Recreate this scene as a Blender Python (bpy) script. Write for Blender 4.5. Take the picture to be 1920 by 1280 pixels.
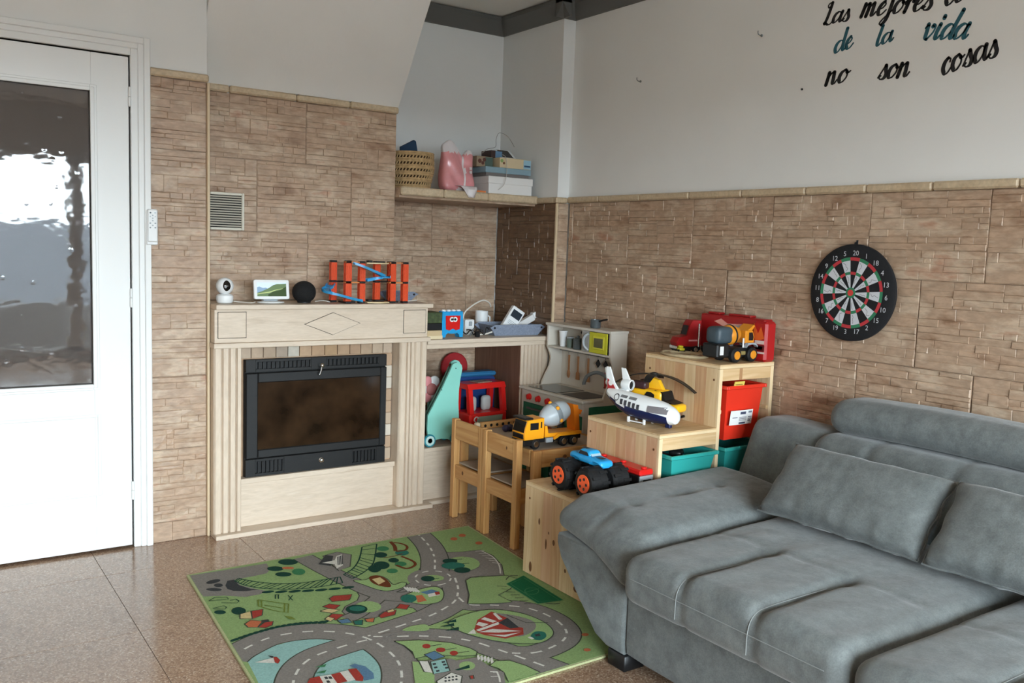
import bpy, bmesh, math, random
from mathutils import Vector, Matrix
for _o in list(bpy.data.objects): bpy.data.objects.remove(_o, do_unlink=True)
SC = bpy.context.scene
COL = SC.collection
# ------------------------------------------------------------------ camera
CAM_H, F_PX = 1.35, 1682.61
YAW, PITCH, ROLL = 0.605949, -0.103594, 0.0350951
FWD = Vector((math.sin(YAW)*math.cos(PITCH), math.cos(YAW)*math.cos(PITCH), math.sin(PITCH)))
_r = Vector((math.cos(YAW), -math.sin(YAW), 0)); _u = _r.cross(FWD)
RIGHT = _r*math.cos(ROLL) + _u*math.sin(ROLL)
UP = -_r*math.sin(ROLL) + _u*math.cos(ROLL)
CPOS = Vector((0, 0, CAM_H))
cam_data = bpy.data.cameras.new('camera'); cam = bpy.data.objects.new('camera', cam_data); COL.objects.link(cam)
cam.matrix_world = Matrix(((RIGHT.x, UP.x, -FWD.x, 0), (RIGHT.y, UP.y, -FWD.y, 0), (RIGHT.z, UP.z, -FWD.z, CAM_H), (0, 0, 0, 1)))
cam_data.sensor_width = 36; cam_data.lens = F_PX*36/1920; cam_data.clip_start = .05
SC.camera = cam
def ray(x, y): return RIGHT*((x-960)/F_PX) + UP*((640-y)/F_PX) + FWD
def onz(x, y, z=0.0): d = ray(x, y); return CPOS + d*((z-CAM_H)/d.z)      # a point of the photo carried on to a level plane
def onx(x, y, X): d = ray(x, y); return CPOS + d*(X/d.x)
# ------------------------------------------------------------------ sky and daylight
W = bpy.data.worlds.new('world'); SC.world = W; W.use_nodes = True
_bg = W.node_tree.nodes['Background']; _bg.inputs[0].default_value = (.79, .92, 1.0, 1); _bg.inputs[1].default_value = 37.5
WIN = (-1.15, 2.55, 0.06, 2.16, -2.40)          # balcony window behind the camera: x0, x1, z0, z1, y
_pd = bpy.data.lights.new('window_portal', 'AREA'); _pd.shape = 'RECTANGLE'
_pd.size = WIN[1]-WIN[0]; _pd.size_y = WIN[3]-WIN[2]; _pd.cycles.is_portal = True
_po = bpy.data.objects.new('window_portal', _pd); COL.objects.link(_po)
_po.location = ((WIN[0]+WIN[1])/2, WIN[4]-.02, (WIN[2]+WIN[3])/2); _po.rotation_euler = (math.radians(90), 0, 0)
SC.view_settings.view_transform = 'Standard'; SC.view_settings.look = 'None'; SC.view_settings.gamma = 1
SC.view_settings.use_curve_mapping = False; SC.view_settings.exposure = 0.0
SC.cycles.use_denoising = True; SC.cycles.max_bounces = 10; SC.cycles.diffuse_bounces = 6; SC.cycles.caustics_reflective = False
SC.cycles.sample_clamp_indirect = 8
# ------------------------------------------------------------------ helpers
def lin(c):
    if isinstance(c, str): c = [int(c[i:i+2], 16) for i in (0, 2, 4)]
    return tuple(((v/255)/12.92 if v/255 <= .04045 else ((v/255+.055)/1.055)**2.4) for v in c)
class MB:
    """collects shapes and links them as ONE mesh object"""
    def __init__(s, mats=None): s.v = []; s.f = []; s.mi = []; s.mats = []; s.cur = 0; s.T = None
    def use(s, m):
        if m not in s.mats: s.mats.append(m)
        s.cur = s.mats.index(m); return s
    def add(s, vs, fs):
        o = len(s.v)
        s.v += [(s.T @ Vector(p)) for p in vs] if s.T is not None else [Vector(p) for p in vs]
        s.f += [tuple(i+o for i in f) for f in fs]; s.mi += [s.cur]*len(fs); return s
    def box(s, x0, x1, y0, y1, z0, z1, c=0.0):
        if c <= 0:
            return s.add([(x, y, z) for x in (x0, x1) for y in (y0, y1) for z in (z0, z1)],
                  [(0, 1, 3, 2), (4, 6, 7, 5), (0, 4, 5, 1), (2, 3, 7, 6), (0, 2, 6, 4), (1, 5, 7, 3)])
        c = min(c, (x1-x0)*.49, (y1-y0)*.49, (z1-z0)*.49)
        vs = []; fs = []; idx = {}
        lo = (x0, y0, z0); hi = (x1, y1, z1)
        for sx in (0, 1):
            for sy in (0, 1):
                for sz in (0, 1):
                    sg = (sx, sy, sz)
                    for a in range(3):
                        p = []
                        for k in range(3):
                            e = hi[k] if sg[k] else lo[k]
                            p.append(e if k == a else (e-c if sg[k] else e+c))
                        idx[sg, a] = len(vs); vs.append(tuple(p))
        for a in range(3):
            b, d = [(1, 2), (0, 2), (0, 1)][a]
            for t in (0, 1):
                q = []
                for (i, j) in ((0, 0), (1, 0), (1, 1), (0, 1)):
                    sg = [0, 0, 0]; sg[a] = t; sg[b] = i; sg[d] = j; q.append(idx[tuple(sg), a])
                fs.append(tuple(q))
        for a in range(3):
            b, d = [(1, 2), (0, 2), (0, 1)][a]
            for i in (0, 1):
                for j in (0, 1):
                    q = []
                    for t, ax in ((0, b), (1, b), (1, d), (0, d)):
                        sg = [0, 0, 0]; sg[a] = t; sg[b] = i; sg[d] = j; q.append(idx[tuple(sg), ax])
                    fs.append(tuple(q))
        for sx in (0, 1):
            for sy in (0, 1):
                for sz in (0, 1): fs.append(tuple(idx[(sx, sy, sz), a] for a in range(3)))
        return s.add(vs, fs)
    def prism(s, pts, a, b, axis='z', c=0.0):
        n = len(pts)
        def P(p, t): return {'z': (p[0], p[1], t), 'y': (p[0], t, p[1]), 'x': (t, p[0], p[1])}[axis]
        if c:
            cx = sum(p[0] for p in pts)/n; cy = sum(p[1] for p in pts)/n
            R = max(math.hypot(p[0]-cx, p[1]-cy) for p in pts); k = 1-c/R
            small = [(cx+(p[0]-cx)*k, cy+(p[1]-cy)*k) for p in pts]
            d = c if b > a else -c
            rings = [[P(p, a) for p in small], [P(p, a+d) for p in pts], [P(p, b-d) for p in pts], [P(p, b) for p in small]]
        else: rings = [[P(p, a) for p in pts], [P(p, b) for p in pts]]
        vs = [p for r in rings for p in r]; fs = []
        for k in range(len(rings)-1):
            for i in range(n): j = (i+1) % n; fs.append((k*n+i, k*n+j, (k+1)*n+j, (k+1)*n+i))
        fs.append(tuple(range(n))[::-1]); fs.append(tuple((len(rings)-1)*n+i for i in range(n)))
        return s.add(vs, fs)
    def lathe(s, prof, n=24, M=None):
        vs = []; fs = []
        for (r, z) in prof:
            for i in range(n):
                t = 2*math.pi*i/n; p = Vector((r*math.cos(t), r*math.sin(t), z)); vs.append(M @ p if M is not None else p)
        for k in range(len(prof)-1):
            for i in range(n): j = (i+1) % n; fs.append((k*n+i, k*n+j, (k+1)*n+j, (k+1)*n+i))
        if prof[0][0] > 1e-6: fs.append(tuple(range(n))[::-1])
        if prof[-1][0] > 1e-6: fs.append(tuple((len(prof)-1)*n+i for i in range(n)))
        return s.add(vs, fs)
    def cyl(s, p, q, r, n=20, r2=None, c=0.0):
        p = Vector(p); q = Vector(q); d = q-p; L = d.length; r2 = r if r2 is None else r2
        M = Matrix.Translation(p) @ d.to_track_quat('Z', 'Y').to_matrix().to_4x4()
        pr = [(r, 0), (r2, L)] if c <= 0 else [(r-c, 0), (r, c), (r2, L-c), (r2-c, L)]
        return s.lathe(pr, n, M)
    def ell(s, c, r, nu=20, nv=12, M=None):
        r = (r, r, r) if not hasattr(r, '__len__') else r
        vs = []; fs = []; c = Vector(c)
        for k in range(nv+1):
            a = math.pi*k/nv
            for i in range(nu):
                t = 2*math.pi*i/nu; p = Vector((r[0]*math.sin(a)*math.cos(t), r[1]*math.sin(a)*math.sin(t), -r[2]*math.cos(a)))
                vs.append(c+(M @ p if M is not None else p))
        for k in range(nv):
            for i in range(nu): j = (i+1) % nu; fs.append((k*nu+i, k*nu+j, (k+1)*nu+j, (k+1)*nu+i))
        return s.add(vs, fs)
    def tube(s, path, r, n=8, closed=False, rs=None):
        P = [Vector(p) for p in path]; m = len(P); vs = []; fs = []; prev = None
        for i in range(m):
            t = (P[(i+1) % m]-P[i-1]) if closed else (P[min(i+1, m-1)]-P[max(i-1, 0)])
            t.normalize()
            if prev is None: nrm = t.orthogonal().normalized()
            else:
                nrm = prev-t*prev.dot(t); nrm = nrm.normalized() if nrm.length > 1e-6 else t.orthogonal().normalized()
            prev = nrm; bi = t.cross(nrm); rr = rs[i] if rs else r
            for k in range(n):
                a = 2*math.pi*k/n; vs.append(P[i]+nrm*(rr*math.cos(a))+bi*(rr*math.sin(a)))
        for i in range(m if closed else m-1):
            i2 = (i+1) % m
            for k in range(n): k2 = (k+1) % n; fs.append((i*n+k, i*n+k2, i2*n+k2, i2*n+k))
        if not closed: fs.append(tuple(range(n))[::-1]); fs.append(tuple((m-1)*n+k for k in range(n)))
        return s.add(vs, fs)
    def soft(s, x0, x1, y0, y1, z0, z1, r, n=(8, 8, 4), fn=None):
        """a box with rounded edges as a fine grid, each point may be moved by fn"""
        seen = {}; vs = []; fs = []
        lo = (x0, y0, z0); hi = (x1, y1, z1); rr = [min(r, (hi[k]-lo[k])*.499) for k in range(3)]
        def samp(k, i):
            t = i/n[k]; return lo[k]+(hi[k]-lo[k])*t
        def vid(i, j, k):
            key = (i, j, k)
            if key in seen: return seen[key]
            p = [samp(0, i), samp(1, j), samp(2, k)]
            inn = [min(max(p[a], lo[a]+rr[a]), hi[a]-rr[a]) for a in range(3)]
            d = Vector([(p[a]-inn[a])/max(rr[a], 1e-9) for a in range(3)])
            if d.length > 1e-9:
                d = d.normalized(); q = [inn[a]+d[a]*rr[a] for a in range(3)]
            else: q = p
            q = Vector(q)
            if fn: q = Vector(fn(q))
            seen[key] = len(vs); vs.append(q); return seen[key]
        for a in range(3):
            b, c = [(1, 2), (0, 2), (0, 1)][a]
            for t in (0, n[a]):
                for i in range(n[b]):
                    for j in range(n[c]):
                        q = []
                        for (di, dj) in ((0, 0), (1, 0), (1, 1), (0, 1)):
                            key = [0, 0, 0]; key[a] = t; key[b] = i+di; key[c] = j+dj; q.append(vid(*key))
                        fs.append(tuple(q))
        return s.add(vs, fs)
    def build(s, name, mat=None, parent=None, smooth=True, ang=35, recalc=True):
        me = bpy.data.meshes.new(name); me.from_pydata([tuple(p) for p in s.v], [], s.f)
        if recalc:
            bm = bmesh.new(); bm.from_mesh(me); bmesh.ops.recalc_face_normals(bm, faces=bm.faces); bm.to_mesh(me); bm.free()
        ms = s.mats if s.mats else [mat]
        for m in ms: me.materials.append(m)
        if s.mats and len(s.mats) > 1: me.polygons.foreach_set('material_index', s.mi)
        if smooth:
            me.polygons.foreach_set('use_smooth', [True]*len(me.polygons)); me.set_sharp_from_angle(angle=math.radians(ang))
        o = bpy.data.objects.new(name, me); COL.objects.link(o)
        if parent is not None: o.parent = parent
        return o
def tag(o, label, cat, group=None, kind=None):
    o['label'] = label; o['category'] = cat
    if group: o['group'] = group
    if kind: o['kind'] = kind
    return o
def thing(name, loc, label, cat, rz=0.0, group=None, kind=None):
    o = bpy.data.objects.new(name, None); COL.objects.link(o); o.empty_display_size = .05
    o.location = loc; o.rotation_euler = (0, 0, rz); return tag(o, label, cat, group, kind)
def copy_tree(o, parent=None):
    c = o.copy(); COL.objects.link(c); c.parent = parent
    for ch in list(o.children): copy_tree(ch, c)
    return c
def part(name, mat, parent, fn, **kw):
    b = MB(); fn(b); return b.build(name, mat, parent, **kw)
def boxp(name, mat, parent, x0, x1, y0, y1, z0, z1, c=.002):
    return MB().box(x0, x1, y0, y1, z0, z1, c).build(name, mat, parent)
def smoothpath(pts, k=6, closed=False):
    P = [Vector(p) for p in pts]; n = len(P); out = []
    rng = range(n if closed else n-1)
    for i in rng:
        g = lambda j: P[j % n] if closed else P[min(max(j, 0), n-1)]
        a, b, c, d = g(i-1), g(i), g(i+1), g(i+2)
        for t in range(k):
            u = t/k
            out.append(.5*((2*b)+(c-a)*u+(2*a-5*b+4*c-d)*u*u+(3*b-a-3*c+d)*u**3))
    if not closed: out.append(P[-1])
    return out
def text_faces(body, size):
    cu = bpy.data.curves.new('t', 'FONT'); cu.body = body; cu.size = size; cu.align_x = 'CENTER'; cu.align_y = 'CENTER'; cu.resolution_u = 3
    ob = bpy.data.objects.new('t', cu); me = ob.to_mesh()
    r = ([v.co.copy() for v in me.vertices], [tuple(p.vertices) for p in me.polygons])
    ob.to_mesh_clear(); bpy.data.objects.remove(ob); bpy.data.curves.remove(cu); return r
# ------------------------------------------------------------------ materials
def newmat(name):
    m = bpy.data.materials.new(name); m.use_nodes = True; nt = m.node_tree
    return m, nt, nt.nodes['Principled BSDF']
def mat(name, col, rough=.5, metal=0.0, spec=.5, var=0.0, scale=20.0, bump=0.0, bscale=80.0, coat=0.0, sheen=0.0, emit=0.0, trans=0.0, stretch=(1, 1, 1), ior=1.45):
    m, nt, p = newmat(name); c = lin(col)
    p.inputs['Base Color'].default_value = (*c, 1); p.inputs['Roughness'].default_value = rough; p.inputs['Metallic'].default_value = metal
    p.inputs['Specular IOR Level'].default_value = spec; p.inputs['IOR'].default_value = ior
    if coat: p.inputs['Coat Weight'].default_value = coat; p.inputs['Coat Roughness'].default_value = .05
    if sheen: p.inputs['Sheen Weight'].default_value = sheen; p.inputs['Sheen Roughness'].default_value = .4
    if emit: p.inputs['Emission Color'].default_value = (*c, 1); p.inputs['Emission Strength'].default_value = emit
    if trans: p.inputs['Transmission Weight'].default_value = trans
    if var or bump:
        tc = nt.nodes.new('ShaderNodeTexCoord'); mp = nt.nodes.new('ShaderNodeMapping'); mp.inputs['Scale'].default_value = stretch
        nt.links.new(tc.outputs['Object'], mp.inputs[0])
    if var:
        n = nt.nodes.new('ShaderNodeTexNoise'); n.inputs['Scale'].default_value = scale; n.inputs['Detail'].default_value = 5
        nt.links.new(mp.outputs[0], n.inputs['Vector'])
        r = nt.nodes.new('ShaderNodeValToRGB'); r.color_ramp.elements[0].position = .3; r.color_ramp.elements[1].position = .7
        r.color_ramp.elements[0].color = tuple(v*(1-var) for v in c)+(1,); r.color_ramp.elements[1].color = tuple(min(1, v*(1+var)) for v in c)+(1,)
        nt.links.new(n.outputs[0], r.inputs[0]); nt.links.new(r.outputs[0], p.inputs['Base Color'])
    if bump:
        n = nt.nodes.new('ShaderNodeTexNoise'); n.inputs['Scale'].default_value = bscale; n.inputs['Detail'].default_value = 4
        nt.links.new(mp.outputs[0], n.inputs['Vector']); b = nt.nodes.new('ShaderNodeBump'); b.inputs['Strength'].default_value = bump
        b.inputs['Distance'].default_value = .004; nt.links.new(n.outputs[0], b.inputs['Height']); nt.links.new(b.outputs[0], p.inputs['Normal'])
    return m
def ramp(nt, stops):
    r = nt.nodes.new('ShaderNodeValToRGB'); e = r.color_ramp.elements
    while len(e) < len(stops): e.new(.5)
    for k, (pos, c) in enumerate(stops): e[k].position = pos; e[k].color = (*lin(c), 1)
    return r
def stone_mat(name, cols, streak=(1.2, 1.2, 6), rough=.55, random_shift=True, bump=.35, bsc=60, con=(.86, 1.12)):
    """beige cast stone: soft stretched clouds of colour with a fine relief; each tile shifted by its own random number"""
    m, nt, p = newmat(name); L = nt.links.new
    tc = nt.nodes.new('ShaderNodeTexCoord'); oi = nt.nodes.new('ShaderNodeObjectInfo'); mp = nt.nodes.new('ShaderNodeMapping')
    mp.inputs['Scale'].default_value = streak; L(tc.outputs['Object'], mp.inputs[0])
    if random_shift:
        mu = nt.nodes.new('ShaderNodeMath'); mu.operation = 'MULTIPLY'; mu.inputs[1].default_value = 40
        L(oi.outputs['Random'], mu.inputs[0]); cb = nt.nodes.new('ShaderNodeCombineXYZ')
        for k in range(3): L(mu.outputs[0], cb.inputs[k])
        L(cb.outputs[0], mp.inputs['Location'])
    n1 = nt.nodes.new('ShaderNodeTexNoise'); n1.inputs['Scale'].default_value = 4.0; n1.inputs['Detail'].default_value = 6; n1.inputs['Roughness'].default_value = .6
    L(mp.outputs[0], n1.inputs['Vector']); r = ramp(nt, cols); L(n1.outputs[0], r.inputs[0])
    n2 = nt.nodes.new('ShaderNodeTexNoise'); n2.inputs['Scale'].default_value = 26; n2.inputs['Detail'].default_value = 5
    L(mp.outputs[0], n2.inputs['Vector'])
    mr = nt.nodes.new('ShaderNodeMapRange'); mr.inputs[1].default_value = .3; mr.inputs[2].default_value = .7; mr.inputs[3].default_value = con[0]; mr.inputs[4].default_value = con[1]
    L(n2.outputs[0], mr.inputs[0])
    mx = nt.nodes.new('ShaderNodeMix'); mx.data_type = 'RGBA'; mx.blend_type = 'MULTIPLY'; mx.inputs['Factor'].default_value = 1
    L(r.outputs[0], mx.inputs['A']); L(mr.outputs[0], mx.inputs['B']); L(mx.outputs['Result'], p.inputs['Base Color'])
    p.inputs['Roughness'].default_value = rough
    n3 = nt.nodes.new('ShaderNodeTexNoise'); n3.inputs['Scale'].default_value = bsc; n3.inputs['Detail'].default_value = 5; L(mp.outputs[0], n3.inputs['Vector'])
    b = nt.nodes.new('ShaderNodeBump'); b.inputs['Strength'].default_value = bump; b.inputs['Distance'].default_value = .003
    L(n3.outputs[0], b.inputs['Height']); L(b.outputs[0], p.inputs['Normal'])
    return m
def wood_mat(name, c1, c2, axis='z', knots=True, rough=.5):
    """pine: long grain along one axis, boards glued side by side"""
    m, nt, p = newmat(name); L = nt.links.new
    tc = nt.nodes.new('ShaderNodeTexCoord'); mp = nt.nodes.new('ShaderNodeMapping')
    sc = {'x': (1.5, 22, 22), 'y': (22, 1.5, 22), 'z': (22, 22, 1.5)}[axis]; mp.inputs['Scale'].default_value = sc
    oi = nt.nodes.new('ShaderNodeObjectInfo'); ad = nt.nodes.new('ShaderNodeVectorMath'); ad.operation = 'ADD'
    L(tc.outputs['Object'], ad.inputs[0]); L(oi.outputs['Random'], ad.inputs[1]); L(ad.outputs[0], mp.inputs[0])
    n1 = nt.nodes.new('ShaderNodeTexNoise'); n1.inputs['Scale'].default_value = 1.1; n1.inputs['Detail'].default_value = 7; n1.inputs['Distortion'].default_value = .6
    L(mp.outputs[0], n1.inputs['Vector']); r = ramp(nt, [(.3, c1), (.5, c2), (.62, c1), (.75, c2)]); L(n1.outputs[0], r.inputs[0])
    last = r.outputs[0]
    if knots:
        v = nt.nodes.new('ShaderNodeTexVoronoi'); v.inputs['Scale'].default_value = 3.2
        mp2 = nt.nodes.new('ShaderNodeMapping'); mp2.inputs['Scale'].default_value = {'x': (1, 2.6, 2.6), 'y': (2.6, 1, 2.6), 'z': (2.6, 2.6, 1)}[axis]
        L(ad.outputs[0], mp2.inputs[0]); L(mp2.outputs[0], v.inputs['Vector'])
        kr = nt.nodes.new('ShaderNodeValToRGB'); kr.color_ramp.elements[0].position = .035; kr.color_ramp.elements[1].position = .075
        kr.color_ramp.elements[0].color = (1, 1, 1, 1); kr.color_ramp.elements[1].color = (0, 0, 0, 1); L(v.outputs['Distance'], kr.inputs[0])
        mx = nt.nodes.new('ShaderNodeMix'); mx.data_type = 'RGBA'; L(kr.outputs[0], mx.inputs['Factor']); L(last, mx.inputs['A']); mx.inputs['B'].default_value = (*lin('6b4426'), 1)
        last = mx.outputs['Result']
    L(last, p.inputs['Base Color']); p.inputs['Roughness'].default_value = rough
    return m
M = {}
M['plaster'] = mat('plaster', 'e2e3e1', .8, var=.02, scale=3, bump=.12, bscale=30)
M['hood'] = mat('hood_plaster', 'e3e3e0', .75, var=.02, scale=4, bump=.45, bscale=14)
M['ceiling'] = mat('ceiling_paint', 'dedcd6', .85)
M['cornice'] = mat('cornice_paint', '5d5d5a', .5)
M['doorpaint'] = mat('door_paint', 'e3e5e4', .35, bump=.03, bscale=25)
M['stone'] = stone_mat('cast_stone', [(.32, '8a6b53'), (.43, 'b2977f'), (.50, 'a48a73'), (.60, 'bea891'), (.70, 'a9826a')], (1.0, 1.0, 2.6), .45)
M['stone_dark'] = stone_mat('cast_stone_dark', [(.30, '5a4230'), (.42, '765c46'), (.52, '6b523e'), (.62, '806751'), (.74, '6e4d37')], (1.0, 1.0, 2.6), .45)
M['rail'] = stone_mat('rail_stone', [(.3, 'b5a083'), (.6, 'c4b194')], (3, 3, 3), .5, bump=.1)
M['bead'] = mat('corner_bead', 'cdb898', .4)
M['trav'] = stone_mat('travertine', [(.3, 'c3b19c'), (.45, 'd3c3b0'), (.6, 'cbbaa6'), (.75, 'd8cab9')], (1.0, 3, 7), .4, False, bump=.08, bsc=30, con=(.95, 1.04))
M['travv'] = stone_mat('travertine_upright', [(.3, 'c4b29c'), (.45, 'd2c1ad'), (.6, 'cbb9a4'), (.75, 'd8c8b5')], (5, 3, 1.0), .4, False, bump=.12, bsc=30, con=(.95, 1.04))
M['brick'] = mat('firebrick', 'c3a283', .8, var=.12, scale=18)
M['black'] = mat('black_iron', '0f1011', .55, bump=.1, bscale=120)
M['blackp'] = mat('black_plastic', '141517', .4)
M['dark'] = mat('dark_gap', '0a0a0a', .8)
M['white'] = mat('white_plastic', 'e6e9ea', .35)
M['whitep'] = mat('white_paper', 'dddcda', .6)
M['chrome'] = mat('chrome', 'd8d8d6', .2, 1.0)
M['steel'] = mat('grey_steel', '8b9093', .35, .8)
M['greyp'] = mat('grey_plastic', '9aa1a6', .4)
M['orange'] = mat('orange_plastic', 'd9502a', .35)
M['blue'] = mat('blue_plastic', '2a9bd6', .3)
M['dblue'] = mat('dark_blue_plastic', '173a72', .4)
M['red'] = mat('red_plastic', 'd0201c', .3)
M['dred'] = mat('deep_red_plastic', 'a01b1f', .4)
M['binred'] = mat('red_bin_plastic', 'd8321f', .4)
M['teal'] = mat('teal_bin_plastic', '2f9d96', .4)
M['mint'] = mat('mint_paint', '86c9bb', .45)
M['yellow'] = mat('yellow_plastic', 'f0a01e', .3)
M['lemon'] = mat('lemon_plastic', 'd9d02e', .4)
M['cyellow'] = mat('copter_yellow', 'f3b81f', .3)
M['navy'] = mat('navy_plastic', '16204a', .25)
M['green'] = mat('dark_green_board', '1f6b53', .5)
M['kwhite'] = mat('kitchen_white', 'cfc9be', .5)
M['felt'] = mat('blue_grey_felt', '808a9c', .95, var=.18, scale=120, bump=.4, bscale=300)
M['rubber'] = mat('black_rubber', '101011', .7, bump=.3, bscale=150)
M['pink'] = mat('pink_paint', 'd98a8c', .5)
M['glass_dark'] = mat('sooty_glass', '2a1d12', .16, spec=.35, var=.75, scale=7)
M['screen_glass'] = mat('toy_window_grey', '787478', .15, coat=.5)
M['pine_z'] = wood_mat('pale_pine_upright', 'd8ba90', 'c49e70', 'z', False)
M['pine_x'] = wood_mat('pale_pine_lengthwise', 'd9bc92', 'c8a578', 'x', False)
M['pine_y'] = wood_mat('pale_pine_crosswise', 'd8ba90', 'c6a274', 'y', False)
M['pine_edge'] = mat('pine_edge', 'e0c79f', .5, var=.06, scale=15)
M['honey_z'] = wood_mat('honey_pine_upright', 'd0a36a', 'b9854c', 'z', False)
M['honey_y'] = wood_mat('honey_pine_crosswise', 'd0a36a', 'b9854c', 'y', False)
M['honey_x'] = wood_mat('honey_pine_lengthwise', 'cfa268', 'b8844b', 'x', False)
M['knot'] = mat('knot', '6b4426', .6)
M['hard'] = mat('pale_hardboard', 'b3a594', .5, var=.04, scale=10)
M['brownboard'] = wood_mat('brown_veneer', '7b5a47', '6c4c3b', 'z', False, .55)
# floor: polished brown terrazzo
def terrazzo():
    m, nt, p = newmat('terrazzo'); L = nt.links.new
    tc = nt.nodes.new('ShaderNodeTexCoord'); oi = nt.nodes.new('ShaderNodeObjectInfo'); ad = nt.nodes.new('ShaderNodeVectorMath'); ad.operation = 'ADD'
    L(tc.outputs['Object'], ad.inputs[0]); L(oi.outputs['Random'], ad.inputs[1])
    v = nt.nodes.new('ShaderNodeTexVoronoi'); v.inputs['Scale'].default_value = 210; L(ad.outputs[0], v.inputs['Vector'])
    sp = nt.nodes.new('ShaderNodeSeparateColor'); L(v.outputs['Color'], sp.inputs[0])
    r = ramp(nt, [(0, '7d614e'), (.3, '8f735d'), (.6, '9c806a'), (.85, 'ab9079'), (1, 'c2ae99')]); L(sp.outputs[0], r.inputs[0])
    n = nt.nodes.new('ShaderNodeTexNoise'); n.inputs['Scale'].default_value = 3; n.inputs['Detail'].default_value = 3; L(ad.outputs[0], n.inputs['Vector'])
    mr = nt.nodes.new('ShaderNodeMapRange'); mr.inputs[1].default_value = .3; mr.inputs[2].default_value = .7; mr.inputs[3].default_value = .9; mr.inputs[4].default_value = 1.08; L(n.outputs[0], mr.inputs[0])
    mx = nt.nodes.new('ShaderNodeMix'); mx.data_type = 'RGBA'; mx.blend_type = 'MULTIPLY'; mx.inputs['Factor'].default_value = 1
    L(r.outputs[0], mx.inputs['A']); L(mr.outputs[0], mx.inputs['B']); L(mx.outputs['Result'], p.inputs['Base Color'])
    p.inputs['Roughness'].default_value = .17; p.inputs['Specular IOR Level'].default_value = .8
    return m
M['terrazzo'] = terrazzo()
M['mortar'] = mat('mortar', '6e5844', .9)
M['grout'] = mat('floor_joint', '5c4a3d', .7)
def struct(name, b, m, label, cat, **kw):
    return tag(b.build(name, m, **kw), label, cat, kind='structure')
YW, YB, YN, YP, XN, XM, XB = 4.035, 4.231, 4.590, 4.000, 3.040, 3.120, 2.165   # wall planes of the place
ZC = 2.70
# ---- floor: big polished slabs with thin joints
fl = struct('floor', MB().box(-3.3, 3.4, -2.5, 4.75, -.12, -.012), M['grout'], 'polished brown speckled terrazzo floor', 'floor')
_c = onz(198, 1079); FX, FY, FS = _c.x, _c.y, .60
for i in range(-7, 6):
    for j in range(-10, 4):
        x0, y0 = FX+i*FS, FY+j*FS
        a, b_, c, d = max(x0, -3.25), min(x0+FS, 3.30), max(y0, -2.45), min(y0+FS, 4.70)
        if b_-a > .02 and d-c > .02: MB().box(a+.0009, b_-.0009, c+.0009, d-.0009, -.012, 0, .0006).build('floor_tile', M['terrazzo'], fl)
# ---- ceiling and plain walls
struct('ceiling', MB().box(-3.3, 3.4, -2.5, 4.75, ZC, ZC+.1), M['ceiling'], 'white painted ceiling above the dark cornice', 'ceiling')
b = MB(); b.box(-3.3, -.075, 4.045, 4.30, 0, ZC); b.box(-.075, .905, 4.045, 4.30, 2.152, ZC); b.box(.905, 1.147, 4.052, 4.62, 0, 2.05); b.box(.905, 1.147, 4.045, 4.62, 2.05, ZC)
wb = struct('wall_back', b, M['plaster'], 'white plaster wall around the glazed door with a strip of beige stone tiles', 'wall')
struct('wall_left', MB().box(-3.3, -3.2, -2.5, 4.3, 0, ZC), M['plaster'], 'white plaster wall running toward the balcony window', 'wall')
x0, x1, z0, z1, yw = WIN
b = MB(); b.box(-3.3, x0, yw-.2, yw, 0, ZC); b.box(x1, 3.3, yw-.2, yw, 0, ZC); b.box(x0, x1, yw-.2, yw, z1, ZC); b.box(x0, x1, yw-.2, yw, 0, z0)
wf = struct('wall_front', b, M['plaster'], 'white plaster wall holding the wide balcony window', 'wall')
b = MB(); t = .05
for (a, c) in ((x0, x0+t), (x1-t, x1), ((x0+x1)/2-.04, (x0+x1)/2+.04), (.02, .07), (1.55, 1.69)): b.box(a, c, yw-.12, yw-.06, z0, z1, .004)
b.box(x0, x1, yw-.12, yw-.06, z0, z0+.07, .004); b.box(x0, x1, yw-.12, yw-.06, z1-.06, z1, .004)
struct('window_1', b, M['doorpaint'], 'wide white framed balcony window behind the viewer', 'window')
struct('ground_outside', MB().box(-60, 60, -140, -3.2, -6.2, -6.0), mat('outdoor_ground', '6c6e70', .9), 'grey ground outside below the balcony window', 'ground')
struct('balcony_parapet', MB().box(-3, 5, -3.75, -3.60, -.3, .52), mat('parapet_render', '8a8784', .9), 'grey rendered balcony parapet outside the window', 'parapet')
struct('balcony_floor', MB().box(-3, 5, -3.60, -2.62, -.3, -.05), mat('balcony_tile', '7d6f64', .7), 'tiled balcony floor outside the window', 'floor')
for (nm, bx_) in (('wainscot_left', (-3.2, -3.185, -2.4, 4.04, 0, 1.61)), ('wainscot_front_near', (-3.18, WIN[0]-.05, -2.4, -2.385, 0, 1.61)), ('wainscot_front_far', (WIN[1]+.05, 3.13, -2.4, -2.385, 0, 1.61)), ('wainscot_long', (3.115, 3.132, -2.38, -.03, 0, 1.61))):
    struct(nm, MB().box(*bx_), M['stone'], 'beige stone wall cladding on the '+nm.split('_', 1)[1].replace('_', ' ')+' part of the room behind the viewer', 'wall cladding')
struct('hills_outside', MB().prism([(-90, -6.2), (90, -6.2), (90, .8), (60, 2.4), (30, 1.6), (10, 2.2), (-15, 1.4), (-50, 2.6), (-90, 1.0)], -80, -70, 'y'), mat('far_hills', '75797e', .9), 'low grey hills far outside the balcony window', 'hills')
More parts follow.
